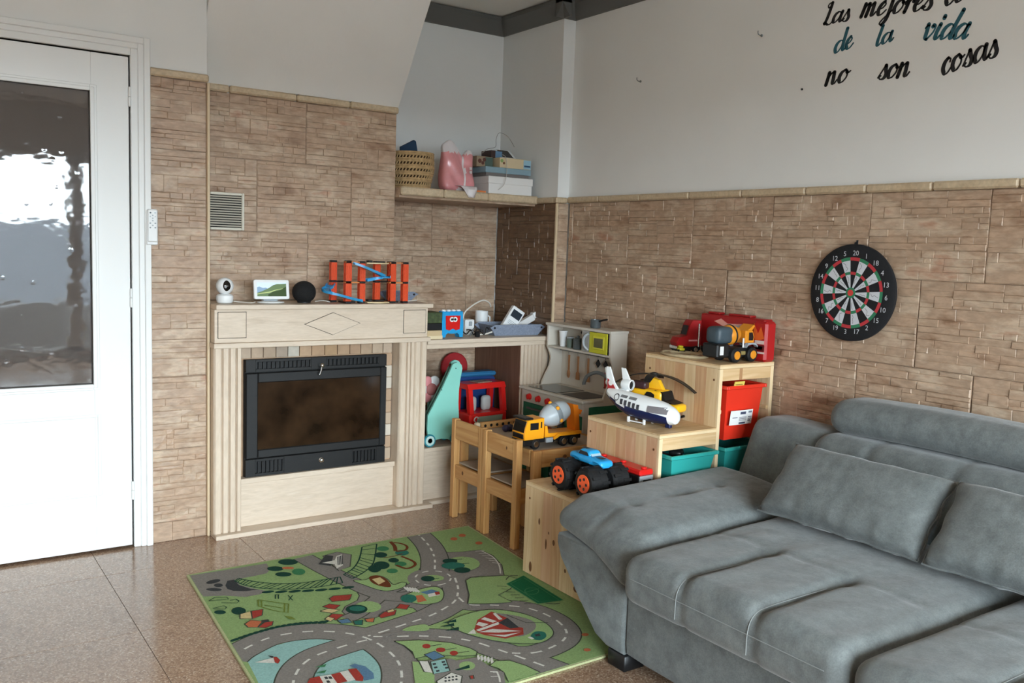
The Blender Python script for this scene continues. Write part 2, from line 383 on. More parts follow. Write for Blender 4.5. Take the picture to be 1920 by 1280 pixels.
# ---- hall behind the glazed door
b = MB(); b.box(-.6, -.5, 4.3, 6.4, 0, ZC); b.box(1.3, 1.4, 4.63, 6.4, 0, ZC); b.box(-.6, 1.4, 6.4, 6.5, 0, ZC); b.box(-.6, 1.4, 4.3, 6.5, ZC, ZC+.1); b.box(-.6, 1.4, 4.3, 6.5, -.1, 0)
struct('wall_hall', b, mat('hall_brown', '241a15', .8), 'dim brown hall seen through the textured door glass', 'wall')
# ---- stone tiles: slab with stacked split stones standing proud of it
def tile_mesh(w, h, seed):
    rnd = random.Random(seed); b = MB(); b.box(0, w, -.010, 0, 0, h); cells = []
    def split(x0, x1, z0, z1, d):
        W_, H_ = x1-x0, z1-z0
        if H_ > .11 or (H_ > .036 and rnd.random() < .62):
            t = z0+H_*rnd.uniform(.32, .68); split(x0, x1, z0, t, d+1); split(x0, x1, t, z1, d+1)
        elif W_ > .28 or H_ > .055 and W_ > .10 or (W_ > .085 and rnd.random() < .5):
            t = x0+W_*rnd.uniform(.25, .75); split(x0, t, z0, z1, d+1); split(t, x1, z0, z1, d+1)
        else: cells.append((x0, x1, z0, z1))
    split(.0012, w-.0012, .0012, h-.0012, 0)
    for (x0, x1, z0, z1) in cells:
        g = rnd.choice((.0001, .0001, .0001, .0006)); d = .0110+rnd.random()**1.8*.0042; e = rnd.uniform(.0006, .0030)
        m = x0+(x1-x0)*rnd.uniform(.3, .7); j1, j2 = rnd.uniform(-.0022, .0022), rnd.uniform(-.0022, .0022)
        lo = [(x0+g, z0+g), (m, z0+g), (x1-g, z0+g), (x1-g, z1-g), (m, z1-g), (x0+g, z1-g)]
        hi = [(x0+g+e, z0+g+e*rnd.uniform(.5, 1.7)), (m+rnd.uniform(-.008, .008), z0+g+e+max(0, j1)), (x1-g-e*rnd.uniform(.5, 1.8), z0+g+e*rnd.uniform(.5, 1.7)), (x1-g-e*rnd.uniform(.5, 1.8), z1-g-e*rnd.uniform(.5, 1.7)), (m+rnd.uniform(-.008, .008), z1-g-e-max(0, j2)), (x0+g+e*rnd.uniform(.5, 1.8), z1-g-e*rnd.uniform(.5, 1.7))]
        vs = [(x, -.0098, z) for (x, z) in lo]+[(x, -(d+rnd.uniform(-.0011, .0011)), z) for (x, z) in hi]
        b.add(vs, [(k, (k+1) % 6, 6+(k+1) % 6, 6+k) for k in range(6)]+[(6, 7, 10, 11), (7, 8, 9, 10)])
    return b
_tm = {}; _ts = [0]
def tile(parent, origin, w, h, facing, dark=False):
    """one cast tile; facing '-y' (u runs +x) or '-x' (u runs -y)"""
    g = .0009; w -= 2*g; h -= 2*g
    key = (round(w, 2), round(h, 2), _ts[0] % 5) if w > .3 and h > .25 else (round(w, 3), round(h, 3), _ts[0])
    _ts[0] += 1
    if key not in _tm: o = tile_mesh(w, h, hash(key) % 9973).build('stone_tile', M['stone'], parent, smooth=False); _tm[key] = o.data
    else: o = bpy.data.objects.new('stone_tile', _tm[key]); COL.objects.link(o); o.parent = parent
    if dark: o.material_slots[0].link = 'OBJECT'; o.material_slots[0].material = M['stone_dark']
    if facing == '-y': o.location = (origin[0]+g, origin[1], origin[2]+g)
    else: o.location = (origin[0], origin[1]-g, origin[2]+g); o.rotation_euler = (0, 0, -math.pi/2)
    return o
def rail(name, parent_label, segs, mk):
    r = thing(name, (0, 0, 0), parent_label, 'trim', kind='structure')
    for s in segs: mk(s).build('rail_piece', M['rail'], r)
    return r
# mortar bed behind the tiles
for (par, bx_) in ((wb, (.906, 1.148, 4.0505, 4.0535, 0, 2.014)),): MB().box(*bx_).build('mortar_bed', M['mortar'], par)
# column beside the door
zs = [0, .089, .415, .739, 1.066, 1.387, 1.717, 2.014]
for k in range(7): tile(wb, (.908, 4.052, zs[k]), .236, zs[k+1]-zs[k], '-y')
rail('trim_1', 'beige stone rail capping the narrow tiled strip beside the door', [0], lambda s: MB().box(.905, 1.150, 4.018, 4.046, 2.014, 2.046, .006))
struct('trim_2', MB().box(1.144, 1.156, 4.024, 4.05, 0, 2.014, .003), M['bead'], 'slim cream corner bead between the door strip and the fireplace', 'trim')
# chimney breast with plaster hood
b = MB(); b.box(1.150, XB-.004, 4.252, 4.62, 0, 2.03); wc = struct('wall_chimney', b, M['hood'], 'tiled chimney breast above the fireplace', 'wall')
hood = MB()
def hoodpt(u, v):
    x = 1.149+(XB-1.149)*u; z = 2.046+(ZC-2.046)*v; y = YB-(z-2.03)*.663
    return (x, y+.004*math.sin(9*u+3*v)*math.sin(7*v+2*u), z)
N = 16; vs = [hoodpt(i/N, j/N) for j in range(N+1) for i in range(N+1)]
fs = [(j*(N+1)+i, j*(N+1)+i+1, (j+1)*(N+1)+i+1, (j+1)*(N+1)+i) for j in range(N) for i in range(N)]
hood.add(vs, fs)
hood.prism([(YB+.012, 2.046), (3.795+.012, ZC), (4.62, ZC), (4.62, 2.03), (YB+.012, 2.03)], 1.1495, XB-.002, 'x')
struct('wall_hood', hood, M['hood'], 'rough white plaster fireplace hood sloping out toward the ceiling', 'wall', recalc=False)
MB().box(1.150, XB-.002, 4.2488, 4.2515, 1.03, 2.012).build('mortar_bed', M['mortar'], wc)
for (r0, r1, xs) in ((1.721, 2.014, (1.150, 1.194, 1.677, XB)), (1.384, 1.721, (1.150, 1.436, 1.918, XB)), (1.058, 1.384, (1.150, 1.208, 1.691, XB))):
    for k in range(len(xs)-1): tile(wc, (xs[k], 4.250, r0), xs[k+1]-xs[k], r1-r0, '-y')
rail('trim_3', 'beige stone rail between the chimney tiles and the sloping hood', [(1.150, 1.30), (1.30, 1.622), (1.622, 1.898), (1.898, XB+.003)],
     lambda s: MB().box(s[0]+.0008, s[1]-.0008, 4.214, 4.252, 2.014, 2.046, .007))
# niche
b = MB(); b.box(XB-.004, 3.3, YN+.012, 4.75, 0, ZC); wn = struct('wall_niche', b, M['plaster'], 'plaster and tile back wall of the niche beside the chimney', 'wall')
b = MB(); b.box(3.052, 3.3, YP+.012, YN+.012, 0, ZC); wp = struct('wall_pillar', b, M['plaster'], 'plaster pillar in the corner between niche and long tiled wall', 'wall')
b = MB(); b.box(3.132, 3.3, -2.4, YP+.012, 0, ZC); wr = struct('wall_right', b, M['plaster'], 'long wall with beige stone tiles below and white plaster above', 'wall')
MB().box(XB, 3.04, YN+.009, YN+.0118, .868, 1.6).build('mortar_bed', M['mortar'], wn)
MB().box(3.0500, 3.0519, YP+.013, YN+.008, .868, 1.606).build('mortar_bed', M['mortar'], wp); MB().box(3.053, 3.131, YP+.0095, YP+.0118, 0, 1.606).build('mortar_bed', M['mortar'], wp)
MB().box(3.1295, 3.1319, -.03, 3.99, 0, 1.61).build('mortar_bed', M['mortar'], wr)
for (r0, r1, xs) in ((1.285, 1.606, (XB, 2.585, 3.036)), (.960, 1.285, (XB, 2.36, 2.83, 3.036)), (.868, .960, (XB, 2.58, 3.036))):
    for k in range(len(xs)-1): tile(wn, (xs[k], YN+.010, r0), xs[k+1]-xs[k], r1-r0, '-y')
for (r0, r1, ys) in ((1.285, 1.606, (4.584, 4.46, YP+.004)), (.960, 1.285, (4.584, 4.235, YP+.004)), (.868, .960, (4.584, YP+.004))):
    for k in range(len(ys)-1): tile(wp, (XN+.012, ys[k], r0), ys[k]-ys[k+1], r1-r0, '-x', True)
for (r0, r1) in ((1.450, 1.606), (1.285, 1.450), (.96, 1.285), (.635, .96), (.31, .635), (0, .31)):
    tile(wp, (XN+.012, YP+.010, r0), .072, r1-r0, '-y')
struct('trim_4', MB().box(XN-.006, XN+.008, YP-.010, YP+.006, 0, 1.606, .003), M['bead'], 'slim cream corner bead on the tiled pillar edge', 'trim')
def row(j0, step, n): return [j0-step*k for k in range(n)]
rows = [(1.285, 1.610, [3.985, 3.95]+[3.489, 3.038, 2.570, 2.101, 1.640]+row(1.177, .463, 4)),
        (.960, 1.285, [3.985, 3.715, 3.262, 2.806, 2.343, 1.873]+row(1.41, .463, 5)),
        (.635, .960, [3.985, 3.502, 3.039, 2.576, 2.113, 1.648]+row(1.185, .463, 4)),
        (.310, .635, [3.985, 3.715, 3.262, 2.806, 2.343, 1.873]+row(1.41, .463, 5)),
        (0, .310, [3.985, 3.502, 3.039, 2.576, 2.113, 1.648]+row(1.185, .463, 4))]
for (r0, r1, ys) in rows:
    for k in range(len(ys)-1): tile(wr, (XM+.012, ys[k], r0), ys[k]-ys[k+1], r1-r0, '-x')
yy = [3.99, 3.72, 3.40, 3.06, 2.74, 2.40, 2.12, 1.85, 1.545, 1.20, .9, .6, .3, 0, -.3]
rail('trim_5', 'beige stone rail running along the top of the long tiled wall', list(zip(yy, yy[1:])),
     lambda s: MB().box(3.100, 3.134, s[1]+.0008, s[0]-.0008, 1.610, 1.642, .007))
rail('trim_6', 'short beige stone rail round the pillar top above its tiles', [(3.022, 3.056, 4.012, 4.17), (3.022, 3.100, 3.978, 4.012)],
     lambda s: MB().box(s[0], s[1], s[2]+.0006, s[3]-.0006, 1.606, 1.638, .006))
# niche shelf of stone
sh = thing('niche_shelf', (2.6, 4.37, 1.59), 'beige stone shelf across the niche high beside the chimney', 'shelf')
xs = [XB, 2.42, 2.70, 3.036]
for k in range(3): MB().box(xs[k]+.0008-2.6, xs[k+1]-.0008-2.6, 4.165-4.37, 4.195-4.37, 0.012, .056, .007).build('edge_piece', M['rail'], sh)
boxp('slab', M['stone'], sh, XB+.002-2.6, 3.036-2.6, 4.196-4.37, YN-.010-4.37, .0, .052, .002)
# cornice
prof = [(0, 0), (-.012, 0), (-.018, .012), (-.030, .022), (-.052, .058), (-.062, .070), (-.062, .095), (0, .095)]
def corn_x(x0, x1, y): return MB().prism([(y+a, 2.6+h) for (a, h) in prof], x0, x1, 'x')
def corn_y(y0, y1, x): return MB().prism([(x+a, 2.6+h) for (a, h) in prof], y0, y1, 'y')
cr = thing('trim_7', (0, 0, 0), 'dark grey painted cornice under the ceiling round niche and pillar', 'trim', kind='structure')
corn_x(XB-.3, 3.052, YN+.012).build('cornice_length', M['cornice'], cr)
corn_y(YP+.012-.062, YN+.012, 3.052).build('cornice_length', M['cornice'], cr)
corn_x(3.052-.062, 3.132, YP+.012).build('cornice_length', M['cornice'], cr)
corn_y(-2.4, YP+.010, 3.132).build('cornice_length', M['cornice'], cr)
# small screw hooks left in the plaster
for k, (hy, hz, lb) in enumerate(((3.464, 2.206, 'small metal screw hook in the plaster nearest the pillar'), (2.703, 2.302, 'small metal screw hook in the plaster nearer the lettering'), (2.471, 2.046, 'tiny dark screw in the plaster just below the lettering'))):
    h = thing('wall_hook', (3.132, hy, hz), lb, 'hook')
    if k < 2:
        MB().tube(smoothpath([(0, 0, 0), (-.018, 0, 0), (-.026, 0, .006), (-.026, 0, .016)], 4), .0022, 8).build('hook_wire', M['steel'], h)
        MB().cyl((0, 0, 0), (-.003, 0, 0), .006, 12).build('plug', M['steel'], h)
    else:
        MB().cyl((0, 0, 0), (-.006, 0, 0), .0045, 12, c=.001).build('screw_head', M['black'], h); MB().box(-.0065, -.0058, -.003, .003, -.0006, .0006).build('slot', M['steel'], h)
# ---- glazed door
def door():
    d = thing('door_1', (.40, 4.04, 0), 'white painted door with a tall textured glass pane', 'door', kind='structure')
    W_ = M['doorpaint']; X0, X1 = -.03-.4, .825-.4; gx0, gx1, gz0, gz1 = .115-.4, .681-.4, .722, 1.925; y0, y1 = -.012, .03; bz = .012
    b = MB(); b.box(X0, gx0, y0, y1, bz, 2.075, .002); b.box(gx1, X1, y0, y1, bz, 2.075, .002); b.box(gx0, gx1, y0, y1, gz1, 2.075, .001); b.box(gx0, gx1, y0, y1, bz, gz0, .001)
    b.build('leaf', W_, d)
    b = MB()
    for s, (o, dp) in enumerate(((.022, .004), (.012, .010))):
        a0, a1, c0, c1 = gx0-o+.0, gx1+o, gz0-o, gz1+o; w = o+.004
        for (p, q, r, t) in ((a0, a0+w, c0, c1), (a1-w, a1, c0, c1), (a0+w, a1-w, c0, c0+w), (a0+w, a1-w, c1-w, c1)): b.box(p, q, y0-dp, y0, r, t, .002)
    b.build('glazing_bead', W_, d)
    b = MB(); a0, a1, c0, c1 = .115-.4, .705-.4, .248, .598; w = .014
    for (p, q, r, t) in ((a0, a0+w, c0, c1), (a1-w, a1, c0, c1), (a0+w, a1-w, c0, c0+w), (a0+w, a1-w, c1-w, c1)): b.box(p, q, y0-.005, y0, r, t, .003)
    b.build('panel_moulding', W_, d)
    g, nt, p = newmat('hammered_glass'); L = nt.links.new
    p.inputs['Base Color'].default_value = (.55, .5, .48, 1); p.inputs['Transmission Weight'].default_value = .9; p.inputs['Roughness'].default_value = .03; p.inputs['IOR'].default_value = 1.52
    tc = nt.nodes.new('ShaderNodeTexCoord'); mp = nt.nodes.new('ShaderNodeMapping'); mp.inputs['Scale'].default_value = (1, 1, 1.6); L(tc.outputs['Object'], mp.inputs[0])
    n1 = nt.nodes.new('ShaderNodeTexNoise'); n1.inputs['Scale'].default_value = 9; n1.inputs['Detail'].default_value = 2; L(mp.outputs[0], n1.inputs['Vector'])
    v = nt.nodes.new('ShaderNodeTexVoronoi'); v.inputs['Scale'].default_value = 14; v.inputs['Randomness'].default_value = 1; L(tc.outputs['Object'], v.inputs['Vector'])
    r = nt.nodes.new('ShaderNodeMapRange'); r.inputs[1].default_value = .05; r.inputs[2].default_value = .17; r.inputs[3].default_value = 1; r.inputs[4].default_value = 0; r.interpolation_type = 'SMOOTHSTEP'; L(v.outputs['Distance'], r.inputs[0])
    m1 = nt.nodes.new('ShaderNodeMath'); m1.operation = 'MULTIPLY_ADD'; m1.inputs[1].default_value = .55; L(r.outputs[0], m1.inputs[0]); L(n1.outputs[0], m1.inputs[2])
    b_ = nt.nodes.new('ShaderNodeBump'); b_.inputs['Strength'].default_value = .16; b_.inputs['Distance'].default_value = .003; L(m1.outputs[0], b_.inputs['Height']); L(b_.outputs[0], p.inputs['Normal'])
    MB().box(gx0, gx1, .004, .009, gz0, gz1).build('glass_pane', g, d, smooth=False)
    b = MB()
    for z in (1.915, 1.085, .255):
        h = thing_h = MB(); h.cyl((X1+.002, y0-.006, z-.04), (X1+.002, y0-.006, z), .0055, 12, c=.001); h.cyl((X1+.002, y0-.006, z+.001), (X1+.002, y0-.006, z+.04), .0055, 12, c=.001)
        h.build('hinge', W_, d)
    hd_ = MB().cyl((X0+.055, y0, 1.02), (X0+.055, y0-.045, 1.02), .009, 14).build('door_handle', M['steel'], d); MB().cyl((X0+.055, y0-.042, 1.02), (X0+.165, y0-.042, 1.02), .008, 14, c=.002).build('lever', M['steel'], hd_); MB().box(X0+.035, X0+.075, y0-.006, y0, .92, 1.10, .002).build('backplate', M['steel'], hd_)
    return d
door()
b = MB()
def arch(b, o0, o1, dp):     # mitred architrave step between two offsets
    xi, xo, zi, zo = .832+o0, .832+o1, 2.083+o0, 2.083+o1; yb = 4.047; yf = 4.047-dp
    b.box(xi, xo, yf, yb, 0, zo, .003); b.box(-.037-o1, xi, yf, yb, zi, zo, .003); b.box(-.037-o1, -.037-o0, yf, yb, 0, zo, .003)
arch(b, 0, .030, .020); arch(b, .028, .052, .026); arch(b, .050, .076, .034)
struct('door_frame', b, M['doorpaint'], 'white moulded architrave round the glazed door', 'door frame')
# ------------------------------------------------------------------ fireplace surround
fp = thing('fireplace_surround', (1.70, 3.94, 0), 'pale travertine fireplace surround with fluted pilasters and a diamond on the frieze', 'fireplace')
def FP(name, m, x0, x1, y0, y1, z0, z1, c=.002, parent=None): return boxp(name, m, parent or fp, x0-1.7, x1-1.7, y0-3.94, y1-3.94, z0, z1, c)
FP('base_slab', M['trav'], 1.158, 2.268, 3.939, 4.03, 0, .020, .002)
for (xa, xb, cuts) in ((1.158, 1.283, (0, .036, .068, .10, .125)), (2.078, 2.232, (0, .038, .058, .082, .118, .154))):
    p = FP('pilaster', M['travv'], xa, xb, 3.982, 4.235, .0205, .864)
    for k in range(len(cuts)-1):
        a, c = xa+cuts[k]+.0016, xa+cuts[k+1]-.0016; w = c-a
        MB().prism([(a-1.7, .045), (a-1.7, .038), (a-1.7+w*.16, .031), (c-1.7-w*.16, .031), (c-1.7, .038), (c-1.7, .045)], .0205, .863, 'z').build('flute', M['travv'], p)
FP('lower_band', M['trav'], 1.152, 2.238, 3.952, 4.235, .8645, .887, .002)
fr = FP('frieze', M['trav'], 1.158, 2.226, 3.968, 4.235, .8875, 1.0365, .002)
for (a, c) in ((1.172, 1.300), (2.088, 2.214)):
    b = MB(); b.use(M['dark']); b.box(a-1.7, c-1.7, .0272, .0282, .908, 1.026)
    b.use(M['trav']); b.box(a+.0022-1.7, c-.0022-1.7, .0245, .0282, .9102, 1.0238, .0015); b.build('square_panel', None, fr)
def rhomb(cx, cz, rx, rz): return [(cx-rx, cz), (cx, cz-rz), (cx+rx, cz), (cx, cz+rz)]
b = MB(); b.use(M['dark']); b.prism(rhomb(1.713-1.7, .9645, .143, .054), .0275, .0282, 'y'); b.use(M['trav']); b.prism(rhomb(1.713-1.7, .9645, .1375, .0517), .0235, .0282, 'y'); b.build('diamond_panel', None, fr)
FP('mantel_shelf', M['trav'], 1.158, 2.241, 3.939, 4.232, 1.037, 1.058, .002)
FP('hearth_panel', M['trav'], 1.284, 2.112, 4.026, 4.05, .0205, .2255, .001)
FP('hearth_ledge', M['trav'], 1.284, 2.112, 4.010, 4.235, .226, .2505, .002)
lining = FP('brick_lining', M['brick'], 1.284, 2.076, 4.066, 4.10, .251, .864, 0)
rb = random.Random(4); bx = 1.292; bricks = []
cols_ = ['b4a08c', 'b39d87', 'a8937e', 'a09080', 'b9b2a5', 'b09478', 'ab8d70', 'a68868', 'ab8e72', 'a5886e', 'ac937a', 'b39e88', 'b29e8a']
k = 0
while bx < 2.07:
    w = min(.060+rb.uniform(-.004, .008), 2.074-bx)
    if 2.074-(bx+w) < .02: w = 2.074-bx
    m = mat('firebrick_%d' % k, cols_[k % len(cols_)], .8, var=.1, scale=30)
    FP('brick', m, bx+.0015, bx+w-.0015, 4.054, 4.066, .803, .862, .002, lining); bx += w; k += 1
for i in range(9):
    z = .258+i*.0605
    FP('brick', mat('firebrick_s%d' % i, rb.choice(['b5a08a', 'c6bbac', 'b0947a', 'd8d4cc' if i > 7 else 'b8a48e']), .8), 2.036, 2.074, 4.054, 4.066, z, z+.057, .002, lining)
# ------------------------------------------------------------------ cast iron fireplace insert
fi = thing('fireplace_insert', (1.672, 4.05, .2505), 'black cast iron fireplace insert with a sooty glass door', 'fireplace insert')
def FI(name, m, x0, x1, y0, y1, z0, z1, c=.002, parent=None): return boxp(name, m, parent or fi, x0-1.672, x1-1.672, y0-4.05, y1-4.05, z0-.2505, z1-.2505, c)
FI('body', M['black'], 1.314, 2.030, 4.040, 4.053, .2505, .800, .002)
fd = FI('door_frame', M['black'], 1.316, 2.028, 4.030, 4.0395, .338, .738, .003)
b = MB()
for (a, c, d, e) in ((1.316, 1.372, .338, .738), (1.994, 2.028, .338, .738), (1.372, 1.994, .338, .378), (1.372, 1.994, .692, .738)): b.box(a-1.672, c-1.672, 4.018-4.05, 4.0295-4.05, d-.2505, e-.2505, .004)
b.build('frame_bars', M['black'], fd)
FI('glass', M['glass_dark'], 1.372, 1.994, 4.024, 4.0295, .378, .692, 0)
def vents(z0, z1, spans):
    b = MB()
    b.box(1.316-1.672, 2.028-1.672, 4.0335-4.05, 4.0395-4.05, z0-.2505, z1-.2505)
    def bars(xa, xb): b.box(xa-1.672, xb-1.672, 4.0225-4.05, 4.033-4.05, z0-.2505, z1-.2505, .001)
    def strip(xa, xb, za, zb): b.box(xa-1.672, xb-1.672, 4.0225-4.05, 4.033-4.05, za-.2505, zb-.2505, .001)
    last = 1.316
    for (xa, xb, n) in spans:
        bars(last, xa); strip(xa, xb, z0, z0+.014); strip(xa, xb, z1-.012, z1); st = (xb-xa)/n
        for i in range(n): strip(xa+i*st+st*.58, xa+(i+1)*st, z0+.014, z1-.012)
        last = xb
    bars(last, 2.028); return b
vents(.742, .800, [(1.362, 1.632, 13), (1.708, 1.985, 13)]).build('top_grille', M['black'], fi)
vents(.2525, .334, [(1.362, 1.50, 7), (1.85, 1.98, 7)]).build('bottom_grille', M['black'], fi)
h = MB(); h.cyl((0, -.028, .512), (0, -.058, .512), .008, 16, c=.002).build('handle', M['chrome'], fi)
o = fi.children[-1]; MB().tube([(0, -.056, .512), (-.004, -.058, .49), (-.012, -.058, .468)], .004, 10).build('lever', M['chrome'], o); MB().ell((0, -.06, .514), .010, 16, 10).build('grip', M['chrome'], o)
MB().lathe([(.012, 0), (.012, .006), (.009, .008), (.009, .018), (.006, .020)], 20, Matrix.Translation((.012, -.028, .048)) @ Matrix.Rotation(math.pi/2, 4, 'X')).build('air_knob', M['chrome'], fi)
# ------------------------------------------------------------------ ventilation grille on the chimney
vg = thing('vent_grille', (1.285, 4.228, 1.387), 'square cream louvred vent grille on the chimney tiles', 'vent grille')
b = MB(); w, hh = .085, .173
for (a, c, d, e) in ((-w, -w+.012, 0, hh), (w-.012, w, 0, hh), (-w+.012, w-.012, 0, .012), (-w+.012, w-.012, hh-.012, hh)): b.box(a, c, -.012, 0, d, e, .003)
b.build('frame', mat('cream_metal', 'd6d2c4', .4), vg)
boxp('backing', M['dark'], vg, -w+.012, w-.012, -.0015, 0, .012, hh-.012, 0)
sl = None
for i in range(13):
    z = .0165+i*.0112
    if sl is None:
        sl = MB().prism([(-.0095, z-.0165), (-.0085, z-.0165-.0005), (-.002, z-.0165+.006), (-.003, z-.0165+.0065)], -w+.012, w-.012, 'x').build('louvre', mat('louvre_metal', 'c9c4b6', .4), vg); sl.location.z = z
    else: c = sl.copy(); COL.objects.link(c); c.parent = vg; c.location.z = z
# ------------------------------------------------------------------ niche counter, plinth and pilaster
nc = thing('niche_counter', (2.64, 4.3, 0), 'travertine counter built into the niche with an open space below', 'counter')
def NC(name, m, x0, x1, y0, y1, z0, z1, c=.002): return boxp(name, m, nc, x0-2.64, x1-2.64, y0-4.3, y1-4.3, z0, z1, c)
NC('counter_slab', M['trav'], 2.243, 3.034, 3.990, YN-.014, .845, .8675, .002)
NC('counter_edge', M['trav'], 2.243, 3.034, 4.000, 4.03, .820, .8445, .002)
NC('plinth_front', M['trav'], 2.236, 2.835, 4.020, 4.04, 0.021, .278, .002)
NC('plinth_step', M['trav'], 2.272, 2.835, 3.985, 4.06, 0, .020, .002)
NC('plinth_top', M['trav'], 2.236, 2.835, 4.004, 4.47, .2785, .300, .002)
NC('side_panel', M['brownboard'], 2.836, 2.86, 4.010, 4.47, .0, .8195, .001)
NC('inner_side', M['stone'], 2.170, 2.235, 4.24, 4.47, .3, .8195, .001)
pil = NC('pilaster', M['travv'], 2.8605, 3.034, 4.02, 4.06, 0, .8195, .001)
for k in range(7):
    a = 2.838-2.64+k*.0245; w = .0225
    MB().prism([(a, -.28), (a, -.287), (a+w*.2, -.294), (a+w*.8, -.294), (a+w, -.287), (a+w, -.28)], .0, .8195, 'z').build('flute', M['travv'], pil)
bk = NC('back_panel', M['stone'], 2.172, 2.9, 4.485, 4.50, .3, .8195, .001)
for (a, c, r0, r1) in ((2.24, 2.44, .635, .8195), (2.44, 2.835, .635, .8195), (2.24, 2.60, .31, .635), (2.60, 2.835, .31, .635)): o = tile(nc, (a-2.64, 4.484-4.3, r0), c-a, r1-r0, '-y')
# ------------------------------------------------------------------ things on the mantel
ZM = 1.0582
sc = thing('security_camera', (1.229, 4.055, ZM), 'round white indoor security camera with a black lens face', 'camera', rz=-.33)
MB().lathe([(.028, 0), (.034, .004), (.038, .022), (.037, .034), (.030, .040), (.022, .042)], 32).build('base', M['white'], sc)
MB().ell((0, 0, .0775), (.0385, .0385, .0385), 32, 20).build('head', M['white'], sc)
fm = MB(); R = .0392; vs = []; n = 28; rg = 6
for r in range(rg+1):
    for i in range(n):
        t = 2*math.pi*i/n; u = .30+.44*math.cos(t)*r/rg; v = .08+.66*math.sin(t)*r/rg*(1.0)
        vs.append((R*math.sin(u)*math.cos(v), -R*math.cos(u)*math.cos(v), .0775+R*math.sin(v)))
fm.add(vs, [(r*n+i, r*n+(i+1) % n, (r+1)*n+(i+1) % n, (r+1)*n+i) for r in range(rg) for i in range(n)]).build('lens_face', mat('gloss_black', '050505', .12, coat=.6), sc)
MB().ell((.0392*math.sin(.28), -.0392*math.cos(.28), .0795), (.0035, .0035, .0035), 12, 8).build('lens', M['chrome'], sc)
sd = thing('smart_display', (1.443, 4.06, ZM), 'white smart display showing green hills', 'smart display', rz=-.05)
MB().lathe([(.058, 0), (.064, .003), (.062, .006), (.03, .010)], 40, Matrix.Diagonal((1, .62, 1, 1))).build('foot', M['white'], sd)
MB().prism([(-.035, .008), (.035, .008), (.028, .03), (-.028, .03)], .0, .03, 'y').build('neck', M['greyp'], sd)
T = Matrix.Translation((0, -.008, .062)) @ Matrix.Rotation(math.radians(-9), 4, 'X')
b = MB(); b.T = T
rc = []
for (cx, cz, a0) in ((.074, .037, 0), (-.074, .037, 90), (-.074, -.037, 180), (.074, -.037, 270)):
    for q in range(5): a = math.radians(a0+q*22.5); rc.append((cx+.008*math.cos(a), cz+.008*math.sin(a)))
b.prism(rc, -.008, .010, 'y', .002); b.build('housing', M['white'], sd)
b = MB(); b.T = T
def scr(m, pts, k): b.use(m); b.add([(x*.068, -.0084-.00005*k, z*.032) for (x, z) in pts], [tuple(range(len(pts)))])
E_ = lambda n, c: mat(n, c, .2, emit=.35)
scr(E_('screen_sky', 'c8d8ee'), [(-1, -1), (1, -1), (1, 1), (-1, 1)], 0)
scr(E_('screen_far_hills', '7f9ab5'), [(-1, -.3), (-1, .3), (-.85, .4), (-.6, .2), (-.4, .25), (-.1, -.1), (-.1, -.6), (-1, -.6)], 1)
scr(E_('screen_mountain', '5d7450'), [(-1, -1), (-1, -.5), (-.6, -.2), (-.2, .2), (.1, .62), (.35, .78), (.7, .8), (1, .85), (1, -1)], 2)
scr(E_('screen_slope', '2f4420'), [(-.2, -1), (-.3, -.8), (.1, -.3), (.6, -.1), (1, .45), (1, -1)], 3)
scr(E_('screen_path', 'a8b57a'), [(-1, -.72), (-.6, -.6), (-.1, -.45), (.3, -.12), (.75, .1), (.78, .16), (.3, -.02), (-.2, -.32), (-1, -.6)], 4)
b.build('screen', None, sd, recalc=False, smooth=False)
sp = thing('smart_speaker', (1.605, 4.06, ZM), 'ball shaped black fabric smart speaker', 'speaker')
MB().lathe([(.030, 0)]+[(.0555*math.sin(a), .0505-.0525*math.cos(a)) for a in [.62+i*(math.pi-.62)/18 for i in range(18)]]+[(.0005, .103)], 40).build('fabric_ball', mat('speaker_fabric', '131314', .85, bump=.6, bscale=500), sp)
MB().lathe([(.028, .0), (.031, .001), (.031, .004)], 32).build('foot_ring', M['blackp'], sp)
def cable(name, pts, r, m, label, k=6):
    o = MB().tube(smoothpath(pts, k), r, 8).build(name, m); return tag(o, label, 'cable')
wc_ = mat('white_cable', 'dcd8cf', .5)
cable('power_cable', [(1.272, 4.07, 1.066), (1.30, 4.08, 1.0625), (1.325, 4.05, 1.0612), (1.345, 4.03, 1.0612), (1.37, 4.06, 1.0625), (1.385, 4.12, 1.0612)], .0026, wc_, 'short white cable from the security camera toward the smart display')
cable('speaker_cable', [(1.660, 4.06, 1.064), (1.69, 4.05, 1.0685), (1.712, 4.05, 1.066), (1.735, 4.06, 1.0612), (1.745, 4.16, 1.0612)], .0022, wc_, 'white cable leaving the ball shaped speaker')
cable('loose_cable', [(2.10, 4.05, 1.0612), (2.15, 4.03, 1.066), (2.19, 4.03, 1.070), (2.205, 4.06, 1.066), (2.18, 4.09, 1.0612), (2.12, 4.07, 1.0612)], .0022, wc_, 'looped white cable end beside the orange toy towers')
